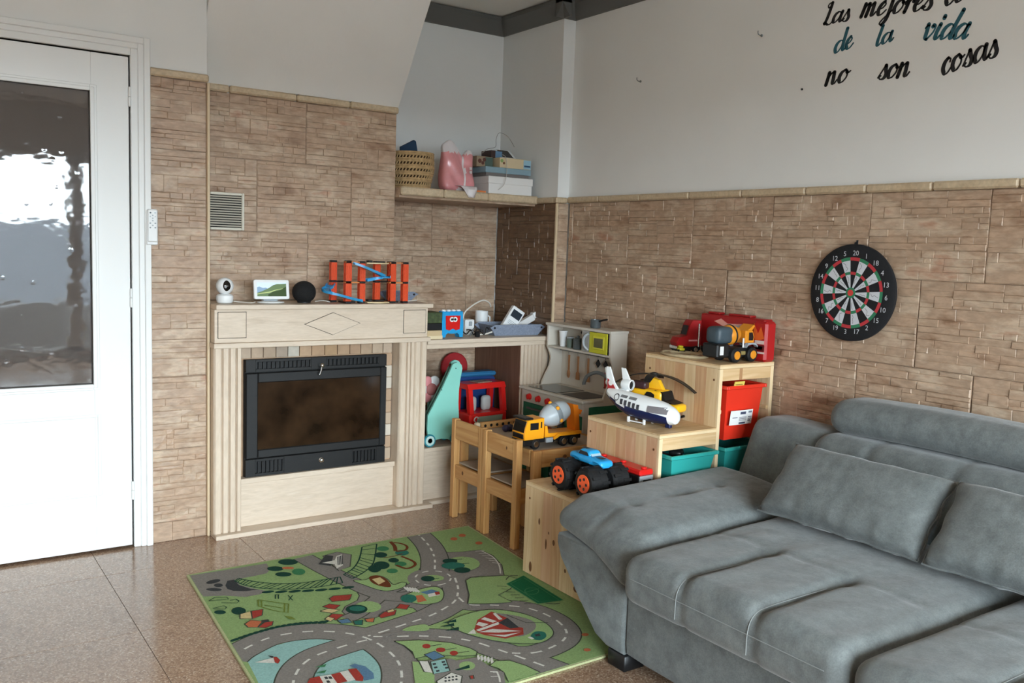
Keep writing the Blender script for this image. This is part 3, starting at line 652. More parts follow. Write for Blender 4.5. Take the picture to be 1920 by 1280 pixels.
# toy towers with ramps
tw = thing('toy_track_tower', (1.93, 4.05, ZM), 'orange toy tower set with blue ramps and black joints on the mantel', 'toy track')
def TW(name, m, parent=None): 
    def f(b): return b.build(name, m, parent or tw)
    return f
colm = MB(); s = .0130
colm.box(-s, s, -s, s, 0, .086, .001)
for f in range(4):
    colm.T = Matrix.Rotation(f*math.pi/2, 4, 'Z')
    for z in (.012, .034, .056): colm.box(-.008, -.003, -s-.0022, -s, z, z+.018, .0006); colm.box(.003, .008, -s-.0022, -s, z+.003, z+.02, .0006)
    colm.box(-s, -s+.003, -s-.002, -s, 0, .086); colm.box(s-.003, s, -s-.002, -s, 0, .086)
proto = None
xl = [(1.767, 4.098), (1.799, 4.0), (1.845, 4.098), (1.872, 4.0), (2.0, 4.098), (2.037, 4.0), (2.078, 4.098), (2.106, 4.0)]
for (x, y) in xl:
    for lv in range(2):
        if proto is None: proto = colm.build('column', M['orange'], tw); o = proto
        else: o = proto.copy(); COL.objects.link(o); o.parent = tw
        o.location = (x-1.93, y-4.05, .010+lv*.097)
for (x, y) in xl:
    for lv in (0, .097, .194):
        MB().box(x-1.93-.015, x-1.93+.015, y-4.05-.014, y-4.05+.014, lv-.0 if lv else .0, lv+.0095, .002).build('joint', M['blackp'], tw)
for (xa, xb) in ((1.767, 1.872), (2.0, 2.106)):
    MB().box(xa-1.93+.016, xb-1.93-.016, -.064, -.036, .098, .104, .001).build('deck', mat('orange_deck', 'e08a4a', .4), tw)
    MB().box(xa-1.93+.016, xb-1.93-.016, .034, .062, .098, .104, .001).build('deck', M['blackp'], tw)
    MB().box(xa-1.93+.016, xb-1.93-.016, -.064, -.036, .196, .201, .001).build('deck', mat('orange_deck2', 'd8834a', .4), tw)
    MB().box(xa-1.93+.02, xb-1.93-.02, -.03, .03, .0, .008, .001).build('deck', M['blackp'], tw)
for (z, y) in ((.192, -.062), (.002, -.075)):
    arc = [(-.036+.118*t, y-.022*math.sin(math.pi*t), z) for t in [i/10 for i in range(11)]]
    b = MB()
    for i in range(10):
        p, q = arc[i], arc[i+1]; b.add([(p[0], p[1], p[2]), (q[0], q[1], q[2]), (q[0], q[1]+.045, q[2]), (p[0], p[1]+.045, p[2]), (p[0], p[1], p[2]+.006), (q[0], q[1], q[2]+.006), (q[0], q[1]+.045, q[2]+.006), (p[0], p[1]+.045, p[2]+.006)],
              [(0, 1, 2, 3), (4, 5, 6, 7), (0, 1, 5, 4), (2, 3, 7, 6), (0, 3, 7, 4), (1, 2, 6, 5)])
    b.build('curved_road', mat('beige_road', 'd8c398', .5), tw)
    MB().box(-.02, .0, -.05, -.02, z+.006, z+.016, .001).build('joint', M['blackp'], tw); MB().box(.02, .07, -.045, -.015, z+.006, z+.013, .001).build('joint', M['blackp'], tw)
def chute(pts, w=.020, h=.012, t=.002):
    b = MB(); P = [Vector(p) for p in pts]; sect = [(-w, h), (-w, 0), (w, 0), (w, h), (w-t, h), (w-t, t), (-w+t, t), (-w+t, h)]; n = len(sect); vs = []
    for i, p in enumerate(P):
        d = P[min(i+1, len(P)-1)]-P[max(i-1, 0)]; d.z = 0; d.normalize(); sd_ = Vector((-d.y, d.x, 0))
        for (a, c) in sect: vs.append(p+sd_*a+Vector((0, 0, c)))
    fs = [(i*n+k, i*n+(k+1) % n, (i+1)*n+(k+1) % n, (i+1)*n+k) for i in range(len(P)-1) for k in range(n)]
    fs += [tuple(range(n))[::-1], tuple((len(P)-1)*n+k for k in range(n))]
    return b.add(vs, fs)
clear_blue = mat('clear_blue_plastic', '3aa6dd', .15, trans=.35)
chute(smoothpath([(1.815-1.93, -.085, .188), (1.86-1.93, -.095, .172), (1.92-1.93, -.10, .148), (1.965-1.93, -.098, .131)], 4)).build('ramp', clear_blue, tw)
chute(smoothpath([(1.978-1.93, -.105, .126), (1.985-1.93, -.08, .122), (1.95-1.93, -.055, .116), (1.895-1.93, -.05, .106)], 4)).build('ramp', M['blue'], tw)
chute(smoothpath([(1.72-1.93, -.02, .070), (1.69-1.93, -.045, .062), (1.69-1.93, -.085, .050), (1.73-1.93, -.10, .038), (1.79-1.93, -.098, .022), (1.85-1.93, -.096, .010)], 4)).build('ramp', clear_blue, tw)
chute(smoothpath([(1.72-1.93, -.018, .072), (1.735-1.93, .01, .078), (1.75-1.93, .03, .082)], 4)).build('ramp', M['blue'], tw)
# felt snap trays
def felt_tray(loc, L, D, H, label, rz):
    t = thing('felt_tray', loc, label, 'tray', rz=rz, group=None)
    MB().box(-L/2+.03, L/2-.03, -D/2+.02, D/2-.02, 0, .003, .001).build('base', M['felt'], t)
    for s in (-1, 1):
        b = MB(); y = s*(D/2-.02); ys = s*(D/2)
        pts = [(-L/2+.03, .0), (L/2-.03, .0), (L/2-.005, H*.55), (L/2+.01, H*.75), (L/2-.022, H), (-L/2+.022, H), (-L/2-.01, H*.75), (-L/2+.005, H*.55)]
        vs = [(x, y+(ys-y)*z/H, z) for (x, z) in pts]+[(x, y+(ys-y)*z/H-s*.003, z) for (x, z) in pts]; n = len(pts)
        b.add(vs, [tuple(range(n)), tuple(range(n, 2*n))[::-1]]+[(i, (i+1) % n, n+(i+1) % n, n+i) for i in range(n)]); w_ = b.build('long_side', M['felt'], t, smooth=False)
        for q in (-1, 1):
            MB().cyl((q*(L/2-.018), s*(D/2-.004), H*.72), (q*(L/2-.018), s*(D/2+.001), H*.72), .0055, 14, c=.001).build('snap', M['blackp'], w_)
    for q in (-1, 1):
        b = MB(); x = q*(L/2-.03); xs = q*(L/2-.012)
        pts = [(-D/2+.02, 0), (D/2-.02, 0), (D/2-.004, H*.9), (-D/2+.004, H*.9)]
        vs = [(x+(xs-x)*z/H, y, z) for (y, z) in pts]+[(x+(xs-x)*z/H-q*.003, y, z) for (y, z) in pts]
        b.add(vs, [(0, 1, 2, 3), (7, 6, 5, 4)]+[(i, (i+1) % 4, 4+(i+1) % 4, 4+i) for i in range(4)]); b.build('short_side', M['felt'], t, smooth=False)
    return t
felt_tray((2.155, 4.160, ZM), .165, .11, .05, 'small grey felt snap tray behind the orange toy towers', 0)
cable('antenna_stick', [(2.195, 4.165, 1.085), (2.21, 4.165, 1.13), (2.225, 4.165, 1.155)], .0016, M['steel'], 'thin grey stick poking up from the mantel felt tray', 2)
def ony(x, y, Y): d = ray(x, y); return CPOS + d*(Y/d.y)
# ------------------------------------------------------------------ remote control in its wall holder
rm = thing('remote_control', (.909, 4.012, 1.31), 'slim white remote control in a holder on the door frame', 'remote control')
boxp('holder', M['white'], rm, -.0235, .0225, -.010, .002, 0, .062, .004)
bd = boxp('handset', M['white'], rm, -.021, .021, -.018, -.0005, .012, .150, .005)
for (x, z, r, c) in ((-.009, .135, .0036, '5a646c'), (.010, .135, .0036, 'b9c8d2'), (0, .124, .003, 'a4adb2'), (-.010, .119, .0026, 'b4bcc0'), (.010, .119, .0026, 'b4bcc0'), (0, .112, .003, 'a4adb2'), (0, .102, .003, 'a9b1b6'), (-.010, .091, .0035, '9aa4a9'), (.010, .091, .0035, '8f999e'), (0, .082, .0035, 'aab2b7'), (-.010, .073, .0035, '8f999e'), (.010, .073, .0035, '8f999e')):
    MB().cyl((x, -.0175, z), (x, -.0192, z), r, 12).build('button', mat('button_'+c, c, .5), bd)
boxp('holder_slot', M['greyp'], rm, -.013, .014, -.0105, -.0095, .021, .0225, 0)
# ------------------------------------------------------------------ dartboard
db = thing('dartboard', (3.111, 2.145, 1.222), 'round black dartboard with white and black sectors on the tiled wall', 'dartboard', rz=-math.pi/2)
R = .190; cb = mat('board_black', '151518', .85, bump=.3, bscale=300); cw = mat('board_white', 'c9ccd2', .7); cr_ = mat('board_red', 'b5333a', .7); cg = mat('board_green', '2f7a56', .7)
MB().lathe([(R-.004, 0), (R, .004), (R, .014), (R-.006, .018), (R*.74, .0185), (.0005, .0185)], 72, Matrix.Rotation(math.pi/2, 4, 'X')).build('disc', cb, db)
b = MB(); A0 = math.radians(-4)
def sect(m, r0, r1, a0, a1, y, n=3):
    b.use(m); vs = []
    for i in range(n+1):
        a = a0+(a1-a0)*i/n
        for r in (r0, r1): vs.append((r*R*math.sin(a), y, r*R*math.cos(a)))
    b.add(vs, [(2*i, 2*i+1, 2*i+3, 2*i+2) for i in range(n)])
crk = random.Random(3)
for k in range(20):
    a = 2*math.pi*k/20-A0; h = math.pi/20; wh = k % 2 == 1; ring = cg if wh else cr_
    sect(ring, .665, .733, a-h, a+h, -.0189); sect(ring, .375, .435, a-h, a+h, -.0189)
    if wh:
        sect(cw, .435, .665, a-h, a+h, -.0188); sect(cw, .11, .375, a-h, a+h, -.0188)
        b.use(cb)
        for (ra, rb_) in ((.46, .64), (.2, .35)):
            t0 = a+crk.uniform(-.07, .07); pts = [(ra+(rb_-ra)*i/4, t0+crk.uniform(-.08, .08)*(1 if ra > .3 else .8)) for i in range(5)]
            for i in range(4):
                (r0, q0), (r1, q1) = pts[i], pts[i+1]; p = Vector((r0*R*math.sin(q0), 0, r0*R*math.cos(q0))); q = Vector((r1*R*math.sin(q1), 0, r1*R*math.cos(q1)))
                d = (q-p).normalized(); nn = Vector((-d.z, 0, d.x))*.0006
                b.add([(v.x, -.0191, v.z) for v in (p-nn, q-nn, q+nn, p+nn)], [(0, 1, 2, 3)])
b.build('sectors', None, db, recalc=False, smooth=False)
MB().cyl((0, -.0185, 0), (0, -.0198, 0), .11*R, 32).build('bull_ring', cg, db); MB().cyl((0, -.0197, 0), (0, -.0208, 0), .065*R, 24).build('bull', mat('bull_red', 'cc4038', .6), db)
b = MB()
for k, s in enumerate((20, 1, 18, 4, 13, 6, 10, 15, 2, 17, 3, 19, 7, 16, 8, 11, 14, 9, 12, 5)):
    a = 2*math.pi*k/20-A0; vs, fs = text_faces(str(s), .027)
    b.add([(.815*R*math.sin(a)+v.x, -.0190, .815*R*math.cos(a)+v.y) for v in vs], fs)
b.build('numbers', cw, db, recalc=False, smooth=False)
MB().prism([(-.006, .178), (.008, .178), (.009, .205), (.004, .206), (.003, .199), (-.003, .197)], -.012, -.006, 'y').build('hanging_tab', cb, db)
# ------------------------------------------------------------------ vinyl lettering
GL = {
 'a': (1.00, [[(.74, .86), (.5, 1.0), (.2, .8), (.08, .4), (.2, .04), (.42, .1), (.66, .45), (.78, .92)], [(.84, 1.0), (.76, .5), (.8, .1), (.93, .04), (1.06, .28)]]),
 's': (.72, [[(.0, .12), (.25, .7), (.40, 1.08)], [(.42, 1.0), (.5, .65), (.6, .35), (.5, .05), (.25, -.02), (.1, .12), (.2, .25)]]),
 'L': (.98, [[(.42, 1.6), (.22, 1.55), (.12, 1.8), (.3, 2.0), (.5, 1.95)], [(.48, 2.0), (.45, 1.3), (.36, .5), (.24, .06)], [(.1, .16), (.3, .14), (.6, -.06), (.86, -.02), (1.0, .2)]]),
 'm': (1.30, [[(.12, 1.0), (.1, .5), (.06, .0)], [(.1, .5), (.3, .92), (.44, 1.0)], [(.46, .98), (.5, .6), (.46, .0)], [(.5, .5), (.7, .92), (.84, 1.0)], [(.86, .98), (.88, .5), (.9, .08), (1.04, .02), (1.2, .28)]]),
 'n': (1.0, [[(.12, 1.0), (.1, .5), (.06, .0)], [(.1, .5), (.34, .92), (.5, 1.0)], [(.54, .98), (.58, .5), (.6, .08), (.76, .02), (.92, .3)]]),
 'e': (.72, [[(.12, .45), (.36, .52), (.54, .78), (.42, 1.0)], [(.42, 1.02), (.2, .8), (.08, .4), (.22, .02), (.46, .04), (.72, .34)]]),
 'j': (.58, [[(.32, 1.0), (.32, .3), (.26, -.4), (.05, -.8)], [(.05, -.8), (-.16, -.7), (-.04, -.4), (.3, .0), (.56, .3)]]),
 'o': (.86, [[(.5, 1.0), (.2, .82), (.08, .4), (.22, .02), (.46, .06)], [(.46, .06), (.68, .4), (.66, .85), (.5, 1.0)], [(.62, .8), (.74, .7), (.9, .84)]]),
 'r': (.74, [[(.0, .6), (.16, 1.12)], [(.2, 1.05), (.2, .5), (.14, .0)], [(.18, .5), (.4, .92), (.54, .98)], [(.56, 1.0), (.66, .9), (.6, .74)]]),
 'd': (1.0, [[(.72, .86), (.5, 1.0), (.2, .8), (.08, .4), (.2, .04), (.42, .1), (.66, .45)], [(.98, 1.9), (.86, 1.2), (.76, .5), (.8, .1), (.93, .04), (1.06, .28)]]),
 'l': (.56, [[(.44, 1.9), (.3, 1.2), (.18, .5), (.2, .1), (.34, .02), (.5, .25)]]),
 'v': (.86, [[(.0, .75), (.12, .98)], [(.14, 1.0), (.2, .6), (.26, .12), (.4, .0)], [(.4, .0), (.7, .45), (.74, .85), (.62, 1.0), (.54, .85)]]),
 'i': (.52, [[(.22, 1.0), (.14, .5), (.18, .1), (.32, .02), (.48, .28)], [(.30, 1.52), (.29, 1.40)]]),
 'c': (.70, [[(.56, .72), (.58, .92), (.42, 1.02)], [(.42, 1.02), (.2, .82), (.08, .4), (.22, .02), (.44, .04), (.68, .32)]]),
}
def word_mesh(word):
    """ribbon strokes of a brush script: thick going down, thin going up; returns verts, faces, width in x-heights"""
    vs = []; fs = []; x = 0
    for ch in word:
        adv, strokes = GL[ch]
        for st in strokes:
            P = [Vector((p[0]+x+.22*p[1], p[1], 0)) for p in st]; Q = smoothpath(P, 6) if len(P) > 2 else [P[0].lerp(P[-1], i/6) for i in range(7)]
            n = len(Q); o = len(vs)
            for i, q in enumerate(Q):
                d = (Q[min(i+1, n-1)]-Q[max(i-1, 0)]); d = d.normalized() if d.length > 1e-6 else Vector((0, -1, 0))
                down = max(0, -d.y); w = .054+.096*down**.8+.010*max(0, d.y)
                if ch == 'i' and len(st) == 2: w = .15
                nn = Vector((-d.y, d.x, 0))*w; vs += [q+nn, q-nn]
            for i in range(n-1): fs.append((o+2*i, o+2*i+1, o+2*i+3, o+2*i+2))
            for q, end in ((Q[0], 0), (Q[-1], n-1)):      # round brush ends
                w = (vs[o+2*end]-vs[o+2*end+1]).length/2; oo = len(vs)
                vs += [q+Vector((w*math.cos(t*math.pi/5), w*math.sin(t*math.pi/5), 0)) for t in range(10)]; fs.append(tuple(range(oo, oo+10)))
        x += adv
    return vs, fs, x
WX = 3.1312
wl = thing('wall_lettering', (WX, 2.0, 2.04), 'black and teal handwritten wall lettering stuck on the white plaster', 'wall lettering')
vblack = mat('vinyl_black', '16161a', .6); vteal = mat('vinyl_teal', '255a68', .6)
for (wd, p0, p1, xh, m) in (('Las', (1541, 47), (1593, 38), 19, vblack), ('mejores', (1613, 32), (1748, 17), 23, vblack), ('cosas', (1770, 11), (1885, -22), 26, vblack),
        ('de', (1563, 101), (1601, 87), 20, vteal), ('la', (1640, 88), (1675, 76), 18, vteal), ('vida', (1727, 74), (1813, 73), 27, vteal),
        ('no', (1547, 160), (1591, 152), 22, vblack), ('son', (1645, 149), (1707, 142), 24, vblack), ('cosas', (1765, 141), (1874, 103), 27, vblack)):
    a, c = onx(*p0, WX), onx(*p1, WX); up_ = onx(p0[0], p0[1]-xh, WX); hgt = (up_-a).length
    u = Vector((0, c.y-a.y, c.z-a.z)); L = u.length; u.normalize(); v = Vector((0, u.z, -u.y)); v = v if v.z > 0 else -v
    gv, gf, wid = word_mesh(wd); k = L/(wid+.1); b = MB(); n = len(gv)
    pts = [a+u*(q.x*k)+v*(q.y*hgt)-Vector((WX, 2.0, 2.04)) for q in gv]
    b.add([(p.x, p.y, p.z) for p in pts], gf)
    o = b.build('word', m, wl, recalc=False, smooth=False); sm = o.modifiers.new('thickness', 'SOLIDIFY'); sm.thickness = .0007; sm.offset = 0
# ------------------------------------------------------------------ things on the niche shelf
ZS = 1.6425
straw = mat('straw', 'b0946a', .8, var=.25, scale=60, bump=.3, bscale=120); straw_d = mat('straw_inside', '3d2a17', .9)
bk = thing('straw_basket', (2.305, 4.325, ZS), 'round openwork straw basket on the niche shelf', 'basket')
def rad(z): return .098+.022*min(1, z/.1)-.004*max(0, (z-.12)/.08)
MB().lathe([(.0005, .004), (rad(0)-.012, .004)]+[(rad(z)-.010, z) for z in (.01, .05, .1, .15, .185)]+[(rad(.185)-.013, .185)]+[(rad(z)-.013, z) for z in (.15, .1, .05, .012)]+[(.0005, .010)], 40).build('liner', straw_d, bk)
z = .008; k = 0
while z < .192:
    MB().tube([(rad(z)*math.cos(t)-.003*math.cos(t), (rad(z)-.003)*math.sin(t), z) for t in [2*math.pi*i/40 for i in range(40)]], .0062, 6, closed=True).build('coil', straw, bk)
    if k % 2 == 1 and z < .18:
        b = MB()
        for i in range(40):
            t = 2*math.pi*i/40; t2 = t+.07; r = rad(z+.01)-.003
            b.tube([(r*math.cos(t), r*math.sin(t), z+.003), (r*math.cos(t2), r*math.sin(t2), z+.021)], .0040, 5)
        b.build('strand_row', straw, bk); z += .0235
    else: z += .0105
    k += 1
bf = thing('blue_folder', (2.286, 4.33, ZS+.014), 'dark blue folder standing up out of the straw basket', 'folder', rz=.3)
b = MB(); b.prism([(-.055, 0), (.045, 0), (.06, .20), (.048, .245), (.036, .25), (-.06, .205)], -.008, .008, 'y', .003); b.build('cover', mat('folder_blue', '1d3a55', .6), bf)
MB().box(-.05, .04, -.009, -.0078, .03, .05).build('label_strip', M['dblue'], bf)
pb = thing('pink_bag', (2.535, 4.247, ZS), 'crumpled pink and white plastic packet with a torn top', 'bag')
def bagfn(q):
    h = q.z/.27; ear = 0
    x, y = q.x, q.y
    squeeze = 1-.75*max(0, h-.35)/.65
    y *= squeeze; u = x/.10
    top = .255-.055*math.exp(-((u-.25)/.28)**2)-.03*max(0, u)+.02*math.exp(-((u+.45)/.25)**2)
    z = q.z*top/.25
    x *= (1.0-.12*max(0, h-.6))*(1+.03*math.sin(9*h)); y += .007*math.sin(11*h+3*u)*(1-h*.4)+.002*math.sin(9*u+17*h)
    return (x, y, z)
pinkbag = mat('pink_film', 'd08b8e', .35, var=.12, scale=14, bump=.4, bscale=25, coat=.3); whitebag = mat('white_film', 'd5cfd0', .35, bump=.4, bscale=25, coat=.3)
b = MB(); b.soft(-.095, .095, -.048, .048, 0, .25, .03, (18, 8, 20), bagfn); o = b.build('packet', pinkbag, pb); o.data.materials.append(whitebag)
for p in o.data.polygons:
    c = p.center
    if c.z > .205 or (.018 < c.x < .036 and c.y < 0 and c.z > .03) or (c.z < .02 and c.x > -.02): p.material_index = 1
b = MB(); vs = []
for i in range(9):
    for j in range(7):
        u, v = i/8, j/6; w = 1-.72*v**1.2
        vs.append((-.035+.125*(u*w+(1-w)*.72), -.05-.042*min(1, v*2.2)-.004*math.sin(7*u+4*v), .022-.075*max(0, v-.3)+.010*(1-v)))
b.add(vs, [(i*7+j, (i+1)*7+j, (i+1)*7+j+1, i*7+j+1) for i in range(8) for j in range(6)]); o = b.build('torn_flap', whitebag, pb, recalc=False); o.modifiers.new('t', 'SOLIDIFY').thickness = .0012
for (x, z) in ((.052, .12), (.060, .12), (.052, .10), (.060, .10)): MB().box(x, x+.006, -.056, -.054, z, z+.014).build('print_mark', whitebag, pb)
ob = thing('orange_notebook', (2.665, 4.25, ZS), 'flat orange notebook beside the white shoe box', 'notebook'); boxp('cover', mat('notebook_orange', 'd9793a', .6), ob, -.035, .03, -.06, .10, .0, .014, .002); boxp('pages', M['whitep'], ob, -.033, .031, -.058, .098, .003, .011, 0)
wbx = thing('white_shoe_box', (2.853, 4.30, ZS), 'white lidded cardboard box at the bottom of the niche shelf pile', 'box')
boxp('body', M['whitep'], wbx, -.142, .150, -.11, .12, 0, .075, .002); boxp('lid', M['whitep'], wbx, -.146, .154, -.114, .124, .058, .098, .002)
gb = thing('blue_flat_box', (2.845, 4.30, ZS+.0985), 'thin blue grey flat box lying on the white shoe box', 'box'); grb = mat('blue_grey_card', '7f9aa6', .5)
boxp('lid', grb, gb, -.155, .150, -.108, .11, .018, .050, .002); boxp('tray', mat('grey_card', '6f6a68', .6), gb, -.148, .138, -.102, .10, 0, .019, .001)
def gamebox(loc, x0, x1, c0, c1, label, rz=0):
    g = thing('game_box', loc, label, 'box', rz=rz); boxp('card_box', mat('card_'+c0, c0, .6), g, x0, x1, -.095, .09, 0, .056, .002)
    boxp('end_print', mat('card_'+c1, c1, .6), g, x1-.05, x1+.0004, -.0955, -.05, .003, .053, 0); return g
g1 = gamebox((2.715, 4.335, ZS+.149), -.055, .05, '8f7d66', '4b5f57', 'brown patterned small game box on the blue flat box')
for (x, z, r) in ((-.035, .03, .012), (-.015, .02, .010), (-.005, .038, .011)): MB().cyl((x, -.0952, z), (x, -.0956, z), r, 12).build('print_spot', mat('spot_brown', '5a3328', .6), g1)
g2 = gamebox((2.885, 4.30, ZS+.149), -.095, .115, 'cbb896', '8fb4c4', 'cream and pale blue game box under the handheld devices')
for (x, z, r, c) in ((-.082, .038, .010, '7f9a5c'), (-.068, .026, .007, '6b3d2a')): MB().cyl((x, -.0952, z), (x, -.0956, z), r, 12).build('print_spot', mat('spot_'+c, c, .6), g2)
MB().box(.07, .112, -.0958, -.0954, .014, .024).build('print_bar', mat('print_navy', '2a4a66', .6), g2)
tb = thing('handheld_device', (2.895, 4.28, ZS+.2055), 'white framed handheld screen propped on the cream game box', 'device', rz=.1)
b = MB(); b.T = Matrix.Rotation(math.radians(38), 4, 'X'); b.box(-.05, .06, 0, .085, 0, .008, .003); b.build('case', M['white'], tb)
b = MB(); b.T = Matrix.Rotation(math.radians(38), 4, 'X'); b.box(-.042, .040, .006, .078, .0078, .0086); b.build('screen', mat('screen_black', '1b1c20', .15), tb)
sm_ = thing('small_carton', (2.795, 4.31, ZS+.2055), 'small blue and brown carton behind the handheld screen', 'carton'); boxp('carton_body', mat('carton_brown', '3d2a26', .6), sm_, -.03, .0, -.05, .05, 0, .04, .001); boxp('carton_side', mat('carton_blue', '5c7f9e', .6), sm_, .0005, .045, -.05, .05, 0, .038, .001)
cable('coiled_wire', [(2.70, 4.25, 1.865), (2.73, 4.24, 1.89), (2.78, 4.24, 1.905), (2.79, 4.25, 1.95), (2.81, 4.25, 1.985), (2.86, 4.24, 1.97), (2.90, 4.23, 1.915)], .0016, mat('grey_wire', '8c8a86', .5), 'thin grey wire looping up from the shelf boxes')
cable('hanging_wire', [(2.80, 4.195, 1.862), (2.815, 4.18, 1.84), (2.815, 4.172, 1.76), (2.80, 4.170, 1.70), (2.76, 4.168, 1.665)], .0014, mat('pale_wire', 'b9b4ae', .5), 'thin pale wire hanging down in front of the shoe box')
# ------------------------------------------------------------------ things on the niche counter
ZK = .868
mt = thing('toy_radio', (2.425, 4.075, ZK), 'blue plastic toy with a red panel and googly eye on the counter', 'toy')
def radio_front(o):
    o_ = []
    for p in [(-.066, .002), (-.045, .002), (-.040, .018), (-.028, .026), (-.014, .022), (.014, .022), (.028, .026), (.040, .018), (.045, .002), (.066, .002), (.068, .07), (.062, .140), (-.062, .140), (-.068, .07)]: o_.append(p)
    return o_
MB().prism(radio_front(0), -.022, .022, 'y', .004).build('body', M['blue'], mt, ang=25)
MB().prism([(-.042, .046), (-.020, .040), (0, .050), (.020, .040), (.042, .046), (.045, .118), (-.045, .118)], -.0255, -.0215, 'y', .001).build('panel', M['red'], mt)
for x in (-.010, .010):
    e = MB().cyl((x+.002, -.0255, .098), (x+.002, -.0268, .098), .0135, 20).build('eye', M['white'], mt); MB().cyl((x+.002, -.0266, .098), (x+.002, -.0275, .098), .0062, 14).build('pupil', M['blackp'], e)
for x in (-.045, -.015, .015, .045): MB().lathe([(.013, 0), (.013, .006), (.008, .010)], 16, Matrix.Translation((x, 0, .139))).build('top_knob', M['white'], mt)
cb1 = thing('cardboard_box', (2.298, 4.07, ZK), 'low beige cardboard box behind the fireplace end', 'box'); boxp('tray', mat('kraft', 'c3ac86', .7), cb1, -.045, .045, -.05, .08, 0, .045, .002); boxp('rim', mat('kraft_light', 'd9c9a6', .7), cb1, -.047, .047, -.052, -.044, 0, .018, .001)
gb1 = thing('green_carton', (2.300, 4.08, ZK+.0455), 'dark green and black carton stacked on the beige box', 'carton'); boxp('lower_half', M['blackp'], gb1, -.046, .048, -.05, .07, 0, .036, .002); boxp('upper_half', mat('moss_print', '3d4a2a', .6, var=.4, scale=60), gb1, -.046, .048, -.048, .07, .0365, .092, .002)
ch = thing('white_charger', (2.60, 4.19, ZK), 'blocky white power adapter behind the toy radio', 'charger'); boxp('adapter', M['white'], ch, -.03, .03, -.03, .03, 0, .085, .006); boxp('plug', M['greyp'], ch, -.01, .01, -.036, -.030, .05, .075, .002)
rk = random.Random(8)
for k in range(3):
    pts = [(2.54+.022*i+rk.uniform(-.008, .008), 4.045+.042*k+rk.uniform(-.012, .012), ZK+.006+abs(math.sin(i*1.1+k))*(.045-.012*k)+.002) for i in range(6)]
    cable('black_cable', pts, .0032, M['blackp'], ['tangled black cable loop nearest the toy radio', 'tangled black cable lying low beside the toy radio', 'tangled black cable arching toward the felt tray'][k])
MB_ = MB().box(-.012, .012, -.01, .01, 0, .03, .003); pgo = MB_.build('cable_plug', M['blackp']); pgo.location = (2.585, 4.06, ZK); tag(pgo, 'small black plug in the cable tangle on the counter', 'plug')
cable('white_lamp_cable', [(2.655, 4.32, ZK+.004), (2.66, 4.33, .92), (2.665, 4.33, .975), (2.73, 4.34, 1.02), (2.80, 4.35, 1.045), (2.85, 4.36, 1.03), (2.875, 4.38, 1.005)], .0045, wc_, 'thick white cable arching over the counter to the cup')
cable('white_flat_cable', [(2.60, 4.12, ZK+.005), (2.66, 4.10, ZK+.010), (2.70, 4.09, ZK+.022)], .0045, wc_, 'short white cable tucked under the felt tray')
felt_tray((2.86, 4.155, ZK), .335, .20, .062, 'large blue grey felt snap tray holding white gadgets', -.08)
cu_ = thing('white_cup', (2.80, 4.36, ZK), 'white cup standing behind the felt tray', 'cup'); MB().lathe([(.03, 0), (.036, .02), (.038, .115), (.034, .115), (.032, .01), (.0005, .008)], 28).build('cup_body', M['white'], cu_); MB().tube([(.037, 0, .03), (.058, 0, .04), (.058, 0, .08), (.038, 0, .09)], .005, 8).build('cup_handle', M['white'], cu_)
gd = thing('white_console', (2.835, 4.15, ZK+.027), 'white handheld gadget with a dark screen leaning in the felt tray', 'gadget', rz=-.15)
b = MB(); T = Matrix.Rotation(math.radians(-28), 4, 'Y') @ Matrix.Rotation(math.radians(-12), 4, 'X'); T = Matrix.Rotation(math.radians(32), 4, 'Y'); b.T = T; b.box(-.042, .042, -.016, .016, 0, .135, .004); b.build('shell', M['white'], gd)
b = MB(); b.T = T; b.box(-.032, .032, -.0168, -.0158, .075, .118); b.build('screen', mat('lcd_dark', '26303a', .2), gd)
b = MB(); b.T = T
for z in (.05, .042, .034): b.box(-.026, .026, -.0166, -.0158, z, z+.003)
b.build('vent_slots', M['greyp'], gd)
wb2 = thing('slim_white_carton', (2.945, 4.195, ZK+.042), 'slim open white carton sticking out of the felt tray', 'carton', rz=-.15)
T = Matrix.Rotation(math.radians(62), 4, 'Y'); b = MB(); b.T = T; b.box(-.018, .018, -.018, .018, -.03, .105, .002); b.build('sleeve', M['whitep'], wb2)
b = MB(); b.T = T; b.box(-.024, .022, -.02, .02, .1055, .135, .002); b.build('flap_end', M['white'], wb2)
# ------------------------------------------------------------------ toys in the open space under the counter
ZPL = .3003
wk = thing('baby_walker', (2.34, 4.05, ZPL), 'mint green wooden push walker with ringed wheels under the counter', 'toy walker')
def wpt(cx, cy): p = ony(790+cx*.164, 640+cy*.164, 4.04); return (p.x-2.34, p.z-ZPL)
shp = [wpt(*p) for p in ((338, 300), (352, 262), (380, 244), (405, 238), (435, 246), (455, 268), (463, 305), (440, 430), (424, 550), (418, 700), (422, 850), (415, 1000), (370, 1080), (335, 1128), (290, 1112), (230, 1108), (170, 1118), (115, 1148), (70, 1090), (62, 1000), (68, 850), (150, 690), (240, 515))]
MB().prism(shp, -.016, -.004, 'y').build('side_panel', M['mint'], wk, ang=20)
MB().prism([(x+.045, z) for (x, z) in shp], .076, .088, 'y').build('side_panel', M['mint'], wk, ang=20)
wt = mat('wheel_teal', '2a7f8c', .5); wl_ = mat('wheel_pale', 'b9d6d2', .5)
